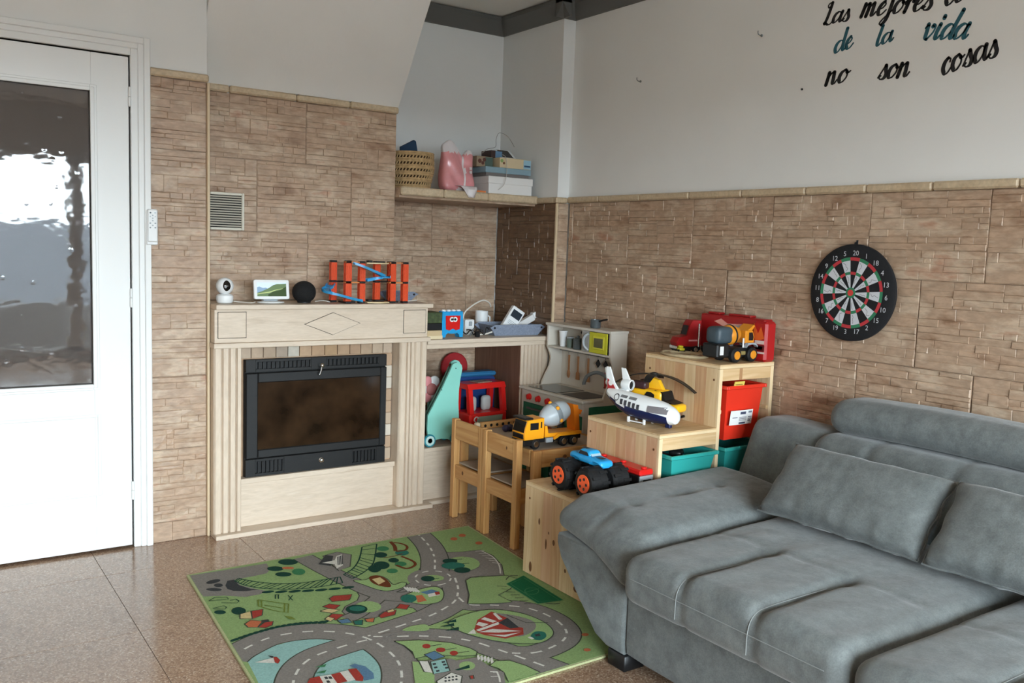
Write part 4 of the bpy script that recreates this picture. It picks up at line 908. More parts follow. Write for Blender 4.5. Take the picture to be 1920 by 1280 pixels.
for (cx, cy) in ((78, 1140), (378, 1085)):
    x, z = wpt(cx, cy); z = .034
    for y in (-.030, .090):
        w = MB().lathe([(.033, 0), (.034, .002), (.034, .010), (.033, .012)], 32, Matrix.Translation((x, y+.012, z)) @ Matrix.Rotation(math.pi/2, 4, 'X')).build('wheel', wt, wk)
        for (r0, r1) in ((.026, .020), (.013, .006)):
            MB().lathe([(r1, .0), (r0, .0), (r0, .0016), (r1, .0016)], 28, Matrix.Translation((x, y, z)) @ Matrix.Rotation(math.pi/2, 4, 'X')).build('ring', wl_, w)
x, z = wpt(398, 300); MB().cyl((x, -.004, z), (x+.015, .076, z), .010, 14).build('push_bar', mat('dowel_brown', '7a4a2c', .5), wk)
for (cx, cy) in ((388, 305), (226, 551)): x, z = wpt(cx, cy); MB().cyl((x, -.016, z), (x, -.0178, z), .0028, 10).build('screw', M['black'], wk)
MB().box(-.03, .05, -.003, .075, .035, .045).build('floor_board', M['honey_y'], wk)
def disc(name, cx, cy, cz, r, t, m1, m2, label):
    d = thing(name, (cx, cy, cz-r), label, 'toy disc')
    MB().lathe([(r-.008, 0), (r, .006), (r, t-.006), (r-.008, t)], 48, Matrix.Translation((0, t/2, r)) @ Matrix.Rotation(math.pi/2, 4, 'X')).build('disc_body', m1, d)
    MB().lathe([(r*.30, 0), (r*.32, .0), (r*.32, .003), (r*.30, .003)], 32, Matrix.Translation((0, -t/2, r)) @ Matrix.Rotation(math.pi/2, 4, 'X')).build('centre_ring', m2, d)
    return d
rdk = mat('red_fabric', '9c1f24', .8, var=.08, scale=20)
disc('red_disc', 2.668, 4.43, .652, .086, .028, rdk, M['dred'], 'large red round cushion leaning behind the mint walker')
disc('red_disc', 2.745, 4.335, .560, .078, .028, rdk, M['dred'], 'wide dark red round cushion behind the blue tub')
cr2 = thing('toy_crate', (2.58, 4.39, ZPL), 'low dim crate holding the round cushions up', 'crate'); boxp('crate_body', M['brownboard'], cr2, -.17, .24, -.075, .060, 0, .166, .003); boxp('crate_rim', M['honey_x'], cr2, -.175, .245, -.080, .064, .1662, .174, .002)
fl_ = thing('pink_flower_toy', (2.40, 4.24, ZPL), 'pink and white flower toy propped behind the walker', 'toy')
MB().cyl((0, 0, 0), (0, 0, .22), .010, 12).build('stem', M['mint'], fl_)
for k in range(6):
    a = k*math.pi/3; MB().ell((.045*math.cos(a), -.012, .27+.045*math.sin(a)), (.034, .014, .034), 16, 10).build('petal', M['whitep'] if k % 2 else M['pink'], fl_)
MB().ell((0, -.022, .27), (.034, .014, .034), 20, 10).build('flower_heart', mat('flower_rose', 'b06a66', .6), fl_)
MB().lathe([(.05, 0), (.05, .012), (.04, .014)], 24).build('foot', M['pink'], fl_)
bt = thing('blue_tub', (2.685, 4.25, ZPL), 'dark blue plastic tub with a pale blue lid behind the red toy truck', 'tub')
MB().prism([(-.13, -.035), (.125, -.035), (.125, .035), (-.13, .035)], 0, .325, 'z', .012).build('tub_body', M['dblue'], bt)
MB().box(-.138, .135, -.042, .042, .326, .352, .010).build('lid', mat('lid_blue', '2f6f9c', .4), bt)
rt = thing('red_toy_truck', (2.652, 4.09, ZPL), 'large red plastic toy truck cab with grey seats under the counter', 'toy truck', rz=.1)
MB().box(-.13, .13, -.06, .10, .03, .155, .010).build('lower_body', M['red'], rt)
b = MB()
for (x0, x1) in ((-.128, -.100), (.100, .128)):
    for q in ([(-.055, .155), (-.03, .155), (-.012, .285), (-.035, .285)], [(.07, .155), (.098, .155), (.09, .285), (.064, .285)]): MB().prism(q, x0, x1, 'x').build('window_post', M['red'], rt)
MB().prism([(-.040, .285), (.094, .285), (.084, .313), (-.026, .313)], -.130, .130, 'x').build('cab_roof', M['red'], rt)
MB().box(-.05, .05, -.015, .06, .3132, .318, .002).build('roof_sticker', mat('sticker_print', 'a08878', .5, var=.5, scale=50), rt)
for x in (-.055, .045): MB().soft(x-.03, x+.03, .01, .05, .150, .235, .02, (6, 5, 8)).build('toy_seat', mat('seat_grey', 'b9bcbb', .5), rt)
MB().prism([(-.095, .075), (.085, .075), (.095, .138), (-.080, .138)], -.0635, -.0600, 'y', .001).build('grille', mat('grille_sage', '8d9a88', .5), rt)
MB().tube(smoothpath([(-.10, -.064, .085), (-.098, -.068, .11), (-.110, -.07, .125), (-.097, -.07, .14), (-.08, -.068, .132)], 4), .0038, 8).build('tow_hook', mat('hook_pink', 'd9b9b4', .5), rt)
for x in (-.125, .125):
    for y in (-.01, .07): MB().cyl((x-.014, y, .032), (x+.014, y, .032), .032, 24, c=.004).build('wheel', M['rubber'], rt)
# ------------------------------------------------------------------ toy kitchen
tk = thing('toy_kitchen', (2.96, 3.70, 0), 'white wooden toy kitchen with red knobs and a yellow microwave', 'toy kitchen')
def TK(name, m, x0, x1, y0, y1, z0, z1, c=.0015, parent=None): return boxp(name, m, parent or tk, x0-2.96, x1-2.96, y0-3.70, y1-3.70, z0, z1, c)
side = [(2.83, 0), (2.83, .5895), (2.945, .5895), (2.965, .625), (2.985, .68), (2.998, .74), (2.992, .79), (2.985, .815), (2.985, .934), (3.098, .934), (3.098, 0)]
side = [(2.83, 0), (2.83, .589)]+[(p.x, p.y) for p in smoothpath([(2.95, .589, 0), (2.958, .62, 0), (2.98, .665, 0), (3.005, .71, 0), (3.012, .755, 0), (2.995, .795, 0), (2.985, .815, 0)], 4)]+[(2.985, .9345), (3.098, .9345), (3.098, 0)]
for y in (3.430, 3.958): MB().prism([(x-2.96, z) for (x, z) in side], y-3.70, y-3.70+.012, 'y').build('side_board', M['kwhite'], tk, ang=20)
TK('back_board', M['kwhite'], 3.086, 3.0975, 3.4425, 3.9575, .60, .934)
TK('top_board', M['kwhite'], 2.978, 3.1, 3.424, 3.976, .935, .948)
TK('shelf_board', M['kwhite'], 2.986, 3.0855, 3.4425, 3.9575, .812, .823)
TK('divider', M['kwhite'], 2.986, 3.0855, 3.655, 3.665, .8235, .9345)
wt_ = MB(); wt_.box(2.812-2.96, 2.9485-2.96, -.278, .278, .5895, .604, .003); wt_.box(2.9486-2.96, 3.0855-2.96, -.2570, .2570, .5895, .604, .0); wt_.build('worktop', M['kwhite'], tk)
TK('cooktop', mat('cooktop_black', '26262a', .08), 2.838, 3.03, 3.675, 3.925, .6042, .6065)
TK('sink', mat('sink_black', '2a2a2d', .3), 2.845, 3.02, 3.462, 3.648, .6042, .6062)
TK('sink_inner', mat('sink_deep', '161618', .3), 2.855, 3.01, 3.474, 3.636, .6063, .6066, 0)
TK('control_panel', M['kwhite'], 2.829, 2.842, 3.4425, 3.9575, .520, .589)
for y in (3.895, 3.812, 3.728):
    kb = MB().lathe([(.0175, 0), (.0175, .004), (.015, .006), (.014, .016), (.010, .018)], 24, Matrix.Translation((2.829-2.96, y-3.70, .553)) @ Matrix.Rotation(-math.pi/2, 4, 'Y')).build('knob', M['red'], tk)
    boxp('pointer', M['red'], kb, 2.809-2.96, 2.813-2.96, y-3.70-.003, y-3.70+.003, .538, .566, .001)
    b = MB()
    for i in range(9): a = i*2*math.pi/9; b.box(2.8282-2.96, 2.8288-2.96, y-3.70+.021*math.cos(a)-.001, y-3.70+.021*math.cos(a)+.001, .553+.021*math.sin(a)-.001, .553+.021*math.sin(a)+.001)
    b.build('dial_marks', M['red'], tk)
TK('oven_door', M['green'], 2.832, 2.842, 3.706, 3.9565, .06, .518); TK('cupboard_door', M['green'], 2.832, 2.842, 3.4435, 3.700, .06, .518)
TK('side_inlay', M['green'], 2.86, 3.09, 3.4285, 3.4298, .06, .568, 0)
TK('plinth', M['kwhite'], 2.845, 3.09, 3.4425, 3.9575, 0, .055)
TK('oven_handle', M['steel'], 2.822, 2.8315, 3.74, 3.92, .485, .495, .003)
mw = TK('microwave_door', mat('microwave_yellow', 'c4c22e', .45), 2.978, 2.9852, 3.452, 3.592, .8255, .932)
TK('window_frame', mat('microwave_lime', 'd4d040', .45), 2.974, 2.9778, 3.470, 3.560, .846, .914, .002, mw); TK('window_glass', mat('microwave_glass', '5b5a3c', .2), 2.9725, 2.9738, 3.480, 3.550, .856, .904, 0, mw)
TK('control_strip', mat('panel_grey', 'a5a6a4', .5), 2.980, 2.9852, 3.596, 3.654, .8255, .932)
MB().tube(smoothpath([(2.978-2.96, 3.60-3.70, .835), (2.962-2.96, 3.612-3.70, .855), (2.958-2.96, 3.616-3.70, .88), (2.962-2.96, 3.612-3.70, .905), (2.978-2.96, 3.60-3.70, .922)], 4), .007, 8).build('microwave_handle', M['greyp'], tk)
fc = MB().tube(smoothpath([(3.02-2.96, 3.475-3.70, .604), (3.02-2.96, 3.475-3.70, .665), (3.015-2.96, 3.485-3.70, .705), (2.99-2.96, 3.53-3.70, .725), (2.965-2.96, 3.575-3.70, .705), (2.955-2.96, 3.592-3.70, .668), (2.955-2.96, 3.592-3.70, .655)], 5), .0095, 12).build('tap', mat('tap_grey', '6f7476', .35), tk)
MB().cyl((3.02-2.96, 3.475-3.70, .66), (3.02-2.96, 3.445-3.70, .662), .005, 10).build('tap_lever', M['blackp'], fc)
MB().cyl((3.070-2.96, -.255, .795), (3.070-2.96, .255, .795), .0028, 8).build('hanging_rail', M['steel'], tk)
spw = mat('beech_spoon', 'a97850', .55)
def utensil(name, y, head, label):
    u = thing(name, (3.064, y, .79), label, 'toy utensil')
    MB().tube(smoothpath([(0.006, 0, .012), (-.004, 0, .010), (-.004, 0, -.004), (-.002, 0, -.014)], 3), .0014, 6).build('hook', M['steel'], u)
    MB().prism([(-.005, -.10), (.005, -.10), (.006, -.014), (-.006, -.014)], -.003, .003, 'x').build('shaft', spw, u)
    if head == 'spoon': MB().ell((0, 0, -.118), (.005, .014, .024), 16, 10).build('bowl', spw, u)
    else: MB().prism([(-.015, -.142), (.015, -.142), (.013, -.105), (.004, -.096), (-.004, -.096), (-.013, -.105)], -.003, .003, 'x', .001).build('blade', spw, u)
utensil('toy_spoon', 3.862, 'spoon', 'small wooden toy spoon hanging under the kitchen shelf')
utensil('toy_spatula', 3.782, 'blade', 'small wooden toy spatula hanging beside the spoon')
utensil('toy_turner', 3.695, 'blade', 'wooden toy turner hanging behind the tap')
for k, (y, lb) in enumerate(((3.615, 'small black diamond potholder hanging beside the wooden turner'), (3.555, 'small black diamond potholder hanging above the tap lever'))):
    ph = thing('toy_potholder', (3.064, y, .792), lb, 'potholder'); MB().tube([(0, 0, .008), (-.002, 0, -.014)], .0013, 6).build('loop', M['steel'], ph); MB().prism([(0, -.056), (.019, -.034), (0, -.012), (-.019, -.034)], -.003, .003, 'x', .001).build('pad', M['blackp'], ph)
cl = thing('red_cloth', (3.074, 3.535, .632), 'small red cloth hanging behind the toy tap', 'cloth'); boxp('cloth_fold', mat('red_cotton', 'a83226', .85), cl, -.004, .004, -.034, .034, 0, .085, .003); boxp('cloth_hem', mat('red_cotton_dark', '8c2a20', .85), cl, -.0048, -.003, -.034, .034, .0, .008, .0005)
def pot(name, loc, r, h, label, handle=None, lid=False, m=None):
    p = thing(name, loc, label, 'toy pot'); m = m or mat('pot_grey', '6d777c', .3, .6)
    MB().lathe([(r*.92, 0), (r, .006), (r, h), (r*1.05, h+.002), (r*.95, h+.002), (r*.93, .008), (.0005, .006)], 28).build('pot_body', m, p)
    if handle: MB().tube(handle, .005, 8).build('handle', M['blackp'], p)
    if lid: MB().lathe([(r*1.03, h+.003), (r*.8, h+.012), (.006, h+.015), (.008, h+.024), (.0005, h+.028)], 24).build('lid', m, p)
    return p
pot('saucepan', (3.035, 3.615, .9485), .028, .042, 'small grey toy saucepan with a black handle on the kitchen top', [(0, -.028, .036), (.01, -.05, .045), (.015, -.075, .050)])
pot('stock_pot', (3.02, 3.735, .8235), .027, .046, 'dark grey toy pot with a lid on the kitchen shelf', None, True)
c_ = thing('toy_tumbler', (3.03, 3.880, .8235), 'tall white toy tumbler on the kitchen shelf', 'cup'); MB().lathe([(.015, 0), (.017, .004), (.023, .082), (.021, .082), (.015, .006), (.0005, .004)], 24).build('tumbler_body', M['white'], c_); MB().lathe([(.0225, .078), (.0245, .08), (.0245, .086), (.0225, .086)], 24).build('rim', M['white'], c_)
c_ = thing('toy_jar', (3.03, 3.815, .8235), 'grey green toy jar between tumbler and pot', 'jar'); MB().lathe([(.019, 0), (.02, .004), (.02, .046), (.017, .05)], 24).build('jar_body', mat('jar_sage', '66756c', .5), c_); MB().lathe([(.019, .0505), (.019, .058), (.0005, .058)], 24).build('lid', M['greyp'], c_)
l_ = thing('toy_ladle', (3.06, 3.70, .8235), 'black toy ladle propped upright behind the lidded pot', 'toy utensil'); MB().tube([(0, 0, 0), (-.004, .004, .06), (-.02, .012, .085)], .004, 8).build('shaft', M['blackp'], l_); MB().ell((-.022, .014, .09), (.016, .016, .010), 14, 8).build('scoop', M['blackp'], l_)
# ------------------------------------------------------------------ children's table
ta = thing('childrens_table', (2.57, 3.4875, 0), 'low honey pine children\'s table with a hardboard top', 'table')
hx, hy = .235, .3225
for sx in (-1, 1):
    for sy in (-1, 1): boxp('leg', M['honey_z'], ta, sx*hx-(.0 if sx < 0 else .045), sx*hx+(.045 if sx < 0 else 0), sy*hy-(.0 if sy < 0 else .028), sy*hy+(.028 if sy < 0 else 0), 0, .449, .003)
for sy in (-1, 1): y = sy*(hy-.012); boxp('apron', M['honey_x'], ta, -hx+.046, hx-.046, y-.010, y+.010, .372, .449, .002)
for sx in (-1, 1): x = sx*(hx-.012); boxp('apron', M['honey_y'], ta, x-.010, x+.010, -hy+.039, hy-.039, .372, .449, .002)
boxp('top_panel', M['hard'], ta, -hx+.023, hx-.023, -hy+.023, hy-.023, .436, .446, .001)
MB().ell((-.06, -hy+.0016, .412), (.012, .0015, .008), 14, 8).build('knot', M['knot'], ta)
# chairs
def chair(loc, label):
    c = thing('childrens_chair', loc, label, 'chair', group='children\'s chairs at the low table'); w = .142
    for s in (-1, 1):
        boxp('rear_leg', M['honey_z'], c, 0, .032, s*w-(.0 if s < 0 else .034), s*w+(.034 if s < 0 else 0), 0, .500, .003)
        boxp('front_leg', M['honey_z'], c, .236, .268, s*w-(.0 if s < 0 else .034), s*w+(.034 if s < 0 else 0), 0, .272, .003)
        boxp('side_rail', M['honey_x'], c, .0325, .2355, s*(w-.014)-.008, s*(w-.014)+.008, .205, .272, .002)
    boxp('backrest', M['honey_y'], c, .003, .019, -w+.0345, w-.0345, .402, .498, .003)
    boxp('rear_rail', M['honey_y'], c, .006, .024, -w+.0345, w-.0345, .205, .272, .002)
    boxp('front_rail', M['honey_y'], c, .244, .260, -w+.0345, w-.0345, .205, .272, .002)
    boxp('seat', M['hard'], c, .006, .262, -w+.004, w-.004, .2725, .279, .001) if False else MB().box(.033, .235, -w+.022, w-.022, .2722, .279, .001).build('seat', M['hard'], c)
    return c
c1 = chair((2.270, 3.636, 0), 'small pine children\'s chair beside the fireplace'); c2 = copy_tree(c1); c2.location = (2.264, 3.340, 0); c2['label'] = 'small pine children\'s chair with a knot in its backrest near the storage box'
MB().ell((.0032, -.055, .450), (.0012, .006, .008), 12, 8).build('knot', M['knot'], c2); MB().ell((.0055, .035, .243), (.0012, .008, .010), 12, 8).build('knot', M['knot'], c1)
# toys on the table
ZT = .4462
bm_ = thing('peg_beam', (2.585, 3.72, ZT), 'wooden toy beam with a row of round holes on the table', 'toy', rz=.06)
b = MB(); b.box(-.19, .19, -.010, .010, 0, .034, .003); b.build('beam', M['honey_x'], bm_)
for i in range(10): MB().cyl((-.166+i*.037, -.0098, .016), (-.166+i*.037, -.0106, .016), .0078, 14).build('peg_hole', M['dark'], bm_)
MB().box(-.222, -.196, -.012, .012, 0, .034, .004).build('end_block', mat('pale_block', 'd9c7a8', .6), bm_)
cp = thing('purple_toy', (2.535, 3.60, ZT), 'dark purple and lilac jointed toy lying on the table', 'toy')
for i in range(5): MB().ell((-.06+i*.03, .008*math.sin(i*2), .018), (.019, .020, .018), 14, 10).build('segment', mat('plum', '35304f', .5) if i % 2 == 0 else mat('plum_dark', '262238', .5), cp)
MB().ell((.0, -.024, .012), (.035, .012, .011), 14, 8).build('lilac_piece', mat('lilac', '7d7299', .5), cp)
rc_ = thing('red_block_car', (2.55, 3.42, ZT), 'dark red toy car behind the orange mixer truck', 'toy car'); MB().soft(-.06, .06, -.03, .03, .008, .05, .012, (8, 5, 5)).build('body', M['dred'], rc_); MB().soft(-.025, .035, -.025, .025, .048, .078, .012, (6, 5, 5)).build('cabin', M['dred'], rc_)
for x in (-.038, .038):
    for y in (-.032, .032): MB().cyl((x, y-.006, .013), (x, y+.006, .013), .013, 16, c=.002).build('wheel', M['rubber'], rc_)
dr = thing('toy_drill', (2.72, 3.50, ZT), 'grey toy drill with an orange tip standing behind the mixer truck', 'toy drill', rz=.2)
MB().cyl((-.09, 0, .092), (.06, 0, .088), .024, 20, c=.004).build('barrel', mat('drill_grey', '5d6366', .45), dr); MB().cyl((.02, 0, .0), (.03, 0, .07), .017, 16, c=.003).build('grip', mat('drill_dark', '44494c', .5), dr)
MB().soft(-.0, .03, -.016, .016, .112, .145, .01, (5, 5, 5)).build('trigger_cap', mat('coral', 'e0703f', .45), dr); MB().box(-.02, .07, -.03, .03, 0, .012, .004).build('foot', M['blackp'], dr)
# ------------------------------------------------------------------ orange concrete mixer on the table
def wheel(parent, x, y, z, r, w, hub, n=24, axis='Y', tyre=None, spoke=False):
    d = Vector((0, 1, 0)) if axis == 'Y' else Vector((1, 0, 0)); c = Vector((x, y, z)); s = 1 if (y if axis == 'Y' else x) >= 0 else -1
    t = MB().cyl(c-d*w/2, c+d*w/2, r, n, c=min(w*.2, r*.18)).build('wheel', tyre or M['rubber'], parent)
    MB().cyl(c+d*(s*w/2-s*.002), c+d*(s*w/2+s*.0025), r*.58, 18, c=.001).build('hub', hub, t)
    if spoke:
        b = MB()
        for i in range(5):
            a = i*2*math.pi/5; e = Vector((0, math.cos(a), math.sin(a))) if axis == 'X' else Vector((math.cos(a), 0, math.sin(a)))
            p = c+d*(s*w/2+s*.0028)+e*(r*.32); b.cyl(p, p+d*(s*.0006), r*.10, 8)
        b.build('hub_hole', M['blackp'], t)
    return t
mx = thing('toy_mixer_truck', (2.485, 3.268, .4462), 'orange and grey toy concrete mixer truck on the children\'s table', 'toy truck', rz=math.pi)
boxp('chassis', M['blackp'], mx, -.165, .160, -.040, .040, .026, .048, .003)
MB().prism([(.058, .046), (.166, .044), (.169, .074), (.163, .102), (.150, .136), (.058, .140)], -.050, .050, 'y', .004).build('cab', M['yellow'], mx, ang=25)
MB().add([(.1702, -.043, .080), (.1702, .043, .080), (.1555, .043, .130), (.1555, -.043, .130), (.165, -.043, .080), (.165, .043, .080), (.150, .043, .130), (.150, -.043, .130)], [(0, 1, 2, 3), (4, 5, 6, 7), (0, 1, 5, 4), (1, 2, 6, 5), (2, 3, 7, 6), (3, 0, 4, 7)]).build('windscreen', mat('toy_glass', '23201c', .1, coat=.5), mx, smooth=False)
boxp('sun_visor', M['blackp'], mx, .120, .168, -.050, .050, .136, .146, .003)
boxp('radiator_grille', M['blackp'], mx, .165, .1715, -.040, .040, .050, .072, .001)
boxp('bumper', M['blackp'], mx, .120, .172, -.052, .052, .018, .043, .004)
for s in (-1, 1):
    boxp('side_window', M['blackp'], mx, .092, .138, s*.0505-.0008, s*.0505+.0008, .090, .122, .0005); boxp('side_slot', M['blackp'], mx, .073, .080, s*.0505-.0008, s*.0505+.0008, .096, .124, .0003)
    boxp('fuel_tank', M['greyp'], mx, .005, .045, s*.043-.007, s*.043+.007, .024, .046, .002)
    for x in (.105, -.055, -.115): wheel(mx, x, s*.043, .024, .024, .022, M['chrome'])
    MB().prism([(-.145, .050), (-.03, .050), (.0, .035), (.008, .042), (-.02, .062), (-.145, .060)], s*.05-.004, s*.05+.004, 'y').build('mudguard', M['yellow'], mx)
MB().prism([(-.165, .0485), (.05, .0485), (.05, .10), (.038, .10), (.03, .066), (-.165, .062)], -.044, .044, 'y').build('rear_frame', M['yellow'], mx)
ax = Vector((-.17, 0, .052)); Tm = Matrix.Translation((.052, 0, .118)) @ ax.to_track_quat('Z', 'Y').to_matrix().to_4x4()
dg = mat('drum_grey', 'aeb6bb', .35)
MB().lathe([(.0005, 0), (.020, 0), (.022, .006), (.020, .012), (.036, .028), (.050, .055), (.0535, .075)], 32, Tm).build('drum_cone', dg, mx)
MB().lathe([(.0535, .0752), (.0545, .078), (.0545, .098), (.053, .101)], 32, Tm).build('drum_band', mat('band_grey', '7f868a', .35), mx)
MB().lathe([(.053, .1012), (.049, .13), (.040, .155), (.030, .163)], 32, Tm).build('drum_tail', dg, mx)
for a in (-.9, .2, 1.3, 2.4, 3.6): MB().ell(Tm @ Vector((.053*math.cos(a), .053*math.sin(a), .088)), (.010, .010, .010), 10, 6).build('band_patch', M['yellow'], mx)
MB().prism([(-.165, .062), (-.135, .062), (-.125, .16), (-.118, .188), (-.150, .182), (-.16, .12)], -.030, .030, 'y', .003).build('chute_frame', mat('deep_orange', 'e07a1a', .4), mx)
MB().prism([(-.172, .135), (-.148, .14), (-.15, .165), (-.182, .155)], -.024, .024, 'y', .002).build('chute', mat('deep_orange2', 'd96f18', .4), mx)
# ------------------------------------------------------------------ pine step storage
ts = thing('step_storage_unit', (2.62, 2.722, 0), 'pale pine step shaped storage frame with plastic bins', 'storage unit')
Y0, Y1 = 2.502-2.722, 2.944-2.722
def TS(name, m, x0, x1, y0, y1, z0, z1, c=.002, parent=None): return boxp(name, m, parent or ts, x0-2.62, x1-2.62, y0, y1, z0, z1, c)
rs_ = random.Random(12)
tones = [wood_mat('stave_%d' % i, a, b_, 'z', False) for i, (a, b_) in enumerate((('d9bb92', 'cba77a'), ('d2ae86', 'c0946c'), ('dec49c', 'd0b085'), ('d4b08c', 'c79a76')))]
for (xa, zt) in ((2.135, .379), (2.452, .627), (2.772, .887), (3.088, .887)):
    zb = .0118 if xa < 2.2 else 0
    core = TS('side_panel', M['pine_edge'], xa+.0012, xa+.0168, Y0, Y1, zb, zt, .001); n = 7; w = (Y1-Y0-.012)/n
    TS('front_edge', M['pine_edge'], xa-.0002, xa+.018, Y0-.0005, Y0+.0115, zb, zt, .0012, core)
    for i in range(n):
        y = Y0+.012+i*w; TS('stave', rs_.choice(tones), xa, xa+.0012, y+.0003, y+w-.0003, zb, zt, .0003, core)
for (xa, xb, zt) in ((2.135, 2.4515, .379), (2.452, 2.7715, .627), (2.772, 3.106, .887)):
    n = 5; w = (Y1-Y0)/n
    top = TS('step_top', M['pine_edge'], xa, xb, Y0, Y1, zt+.0005, zt+.012, .001)
    for i in range(n): TS('top_board', rs_.choice([M['pine_x'], M['pine_x'], M['pine_y']]) if False else M['pine_x'], xa, xb, Y0+i*w+.0002, Y0+(i+1)*w-.0002, zt+.012, zt+.018, .0006, top)
for (xa, xb, zt) in ((2.4705, 2.7715, .627), (2.7905, 3.0875, .887), (2.1535, 2.4515, .379)):
    TS('front_rail', M['pine_x'], xa, xb, Y0, Y0+.016, zt-.050, zt, .0015); TS('back_board', M['pine_x'], xa, xb, Y1-.010, Y1, .02, zt, .001)
    for x in (xa, xb-.010):
        for z in (.17, .44, .70):
            if z < zt-.08: TS('runner', M['pine_y'], x, x+.010, Y0+.006, Y1-.012, z, z+.016, .001)
for (y, z, rx, rz) in ((.12, .25, .006, .014), (.02, .19, .008, .012), (.07, .17, .006, .022), (.055, .22, .004, .006), (.17, .045, .010, .022), (-.06, .10, .006, .008), (-.13, .05, .014, .012)): MB().ell((2.135-2.62, y, z), (.0011, rx, rz), 12, 8).build('knot', M['knot'], ts)
for (x, y, z) in ((2.452, .20, .58), (2.452, -.19, .58), (2.772, .19, .84), (2.772, -.19, .84), (2.135, .19, .33)): MB().cyl((x-2.62-.001, y, z), (x-2.62+.002, y, z), .005, 12).build('screw_cap', M['knot'], ts)
MB().box(2.79+.10-2.62, 2.79+.118-2.62, Y0-.0006, Y0+.0002, .838, .886).build('grain_mark', mat('grain_dark', 'a87f58', .6), ts)
def bin_(loc, w, d, h, m, label, name='plastic_bin'):
    o = thing(name, loc, label, 'bin'); t = .0025; k = .86
    b = MB(); hx_, hy_ = w/2, d/2
    lo = [(-hx_*k, -hy_*k*1.06, 0), (hx_*k, -hy_*k*1.06, 0), (hx_*k, hy_*k, 0), (-hx_*k, hy_*k, 0)]; hi = [(-hx_, -hy_, h), (hx_, -hy_, h), (hx_, hy_, h), (-hx_, hy_, h)]
    li = [(x*.97, y*.98, t) for (x, y, z) in lo]; hi2 = [(x*.97, y*.98, h) for (x, y, z) in hi]
    b.add(lo+hi+li+hi2, [(0, 1, 2, 3)]+[(i, (i+1) % 4, 4+(i+1) % 4, 4+i) for i in range(4)]+[(8+i, 8+(i+1) % 4, 12+(i+1) % 4, 12+i) for i in range(4)]+[(8, 9, 10, 11)]+[(4+i, 4+(i+1) % 4, 12+(i+1) % 4, 12+i) for i in range(4)]); b.build('tub', m, o, smooth=False)
    b = MB(); r = .012
    for (x0, x1, y0, y1) in ((-hx_-r, -hx_, -hy_-r, hy_+r), (hx_, hx_+r, -hy_-r, hy_+r), (-hx_, hx_, -hy_-r, -hy_), (-hx_, hx_, hy_, hy_+r)): b.box(x0, x1, y0, y1, h-.014, h+.002, .003)
    b.build('rim', m, o); return o
b1 = bin_((2.621, 2.676, .446), .245, .40, .112, M['teal'], 'teal plastic bin holding toys under the middle step'); 
b2 = bin_((2.939, 2.690, .446), .245, .40, .112, M['teal'], 'teal plastic bin under the red bin')
b3 = bin_((2.918, 2.690, .588), .222, .40, .228, M['binred'], 'deep red plastic bin with a white label under the top step')
lb = MB(); lb.T = Matrix.Rotation(math.radians(6.5), 4, 'X'); lb.box(-.095, .040, -.1986, -.1978, .088, .150, .0003); lab = lb.build('label', M['whitep'], b3)
b = MB(); b.T = Matrix.Rotation(math.radians(6.5), 4, 'X')
for (x0, x1, z0, z1) in ((-.015, .018, .132, .143), (-.018, .020, .091, .098), (.034, .040, .136, .144), (.044, .052, .136, .144), (.034, .055, .118, .121), (.034, .055, .110, .113), (.034, .050, .101, .106), (-.06, -.03, .118, .121), (-.02, .025, .118, .120), (-.02, .025, .112, .114), (-.02, .025, .106, .108)): b.box(x0-.02, x1-.02, -.1992, -.1986, z0, z1)
b.build('print', mat('label_ink', '3a3f55', .6), lab)
yt = thing('yellow_tag', (2.87, 2.485, .814), 'small yellow paper poking over the red bin', 'paper'); b = MB(); b.T = Matrix.Rotation(.25, 4, 'X'); b.box(-.03, .03, -.002, .002, 0, .022, .0005); b.build('sheet', mat('paper_yellow', 'd8c25a', .7), yt); b = MB(); b.T = Matrix.Rotation(.25, 4, 'X'); b.box(-.025, .02, -.0026, -.002, .008, .011); b.build('ink_line', M['knot'], yt)
bc = thing('blue_toy_car', (2.60, 2.555, .4915), 'blue toy car lying inside the teal bin', 'toy car', rz=.6); MB().soft(-.07, .07, -.03, .03, .01, .045, .014, (8, 5, 5)).build('body', M['blue'], bc); MB().soft(-.03, .04, -.026, .026, .043, .07, .012, (6, 5, 5)).build('cabin', M['blackp'], bc)
for x in (-.045, .045):
    for s in (-1, 1): wheel(bc, x, s*.03, .014, .014, .010, M['greyp'], 14)
dk = thing('toy_heap_tray', (2.62, 2.68, .4495), 'dark toy pieces filling the bottom of the teal bin', 'toy'); boxp('dark_piece', M['blackp'], dk, -.09, .09, -.15, .15, 0, .040, .01); boxp('red_piece', M['dred'], dk, .02, .08, -.02, .06, .0402, .055, .005)
# ------------------------------------------------------------------ toys on the lowest step
ZL = .3972
mo = thing('monster_truck', (2.250, 2.675, ZL+.0032), 'blue toy monster truck with huge black wheels and orange hubs', 'toy truck', rz=math.radians(-90))
hubo = mat('hub_orange', 'ef5a24', .35); r = .062
for x in (.079, -.079):
    for s in (-1, 1):
        w = wheel(mo, x, s*.054, r, r, .084, hubo, 32, spoke=True); b = MB()
        for i in range(18):
            a = i*2*math.pi/18
            b.T = Matrix.Translation((x, s*.054, r)) @ Matrix.Rotation(a, 4, 'Y'); b.box(-.006, .006, -.040, -.002, r-.004, r+.003, .001) if i % 2 else b.box(-.006, .006, .002, .040, r-.004, r+.003, .001)
        b.build('tread_blocks', M['rubber'], w)
    MB().cyl((x, -.04, r), (x, .04, r), .008, 12).build('axle', M['blackp'], mo)
boxp('chassis', M['blackp'], mo, -.085, .085, -.028, .028, .052, .090, .006)
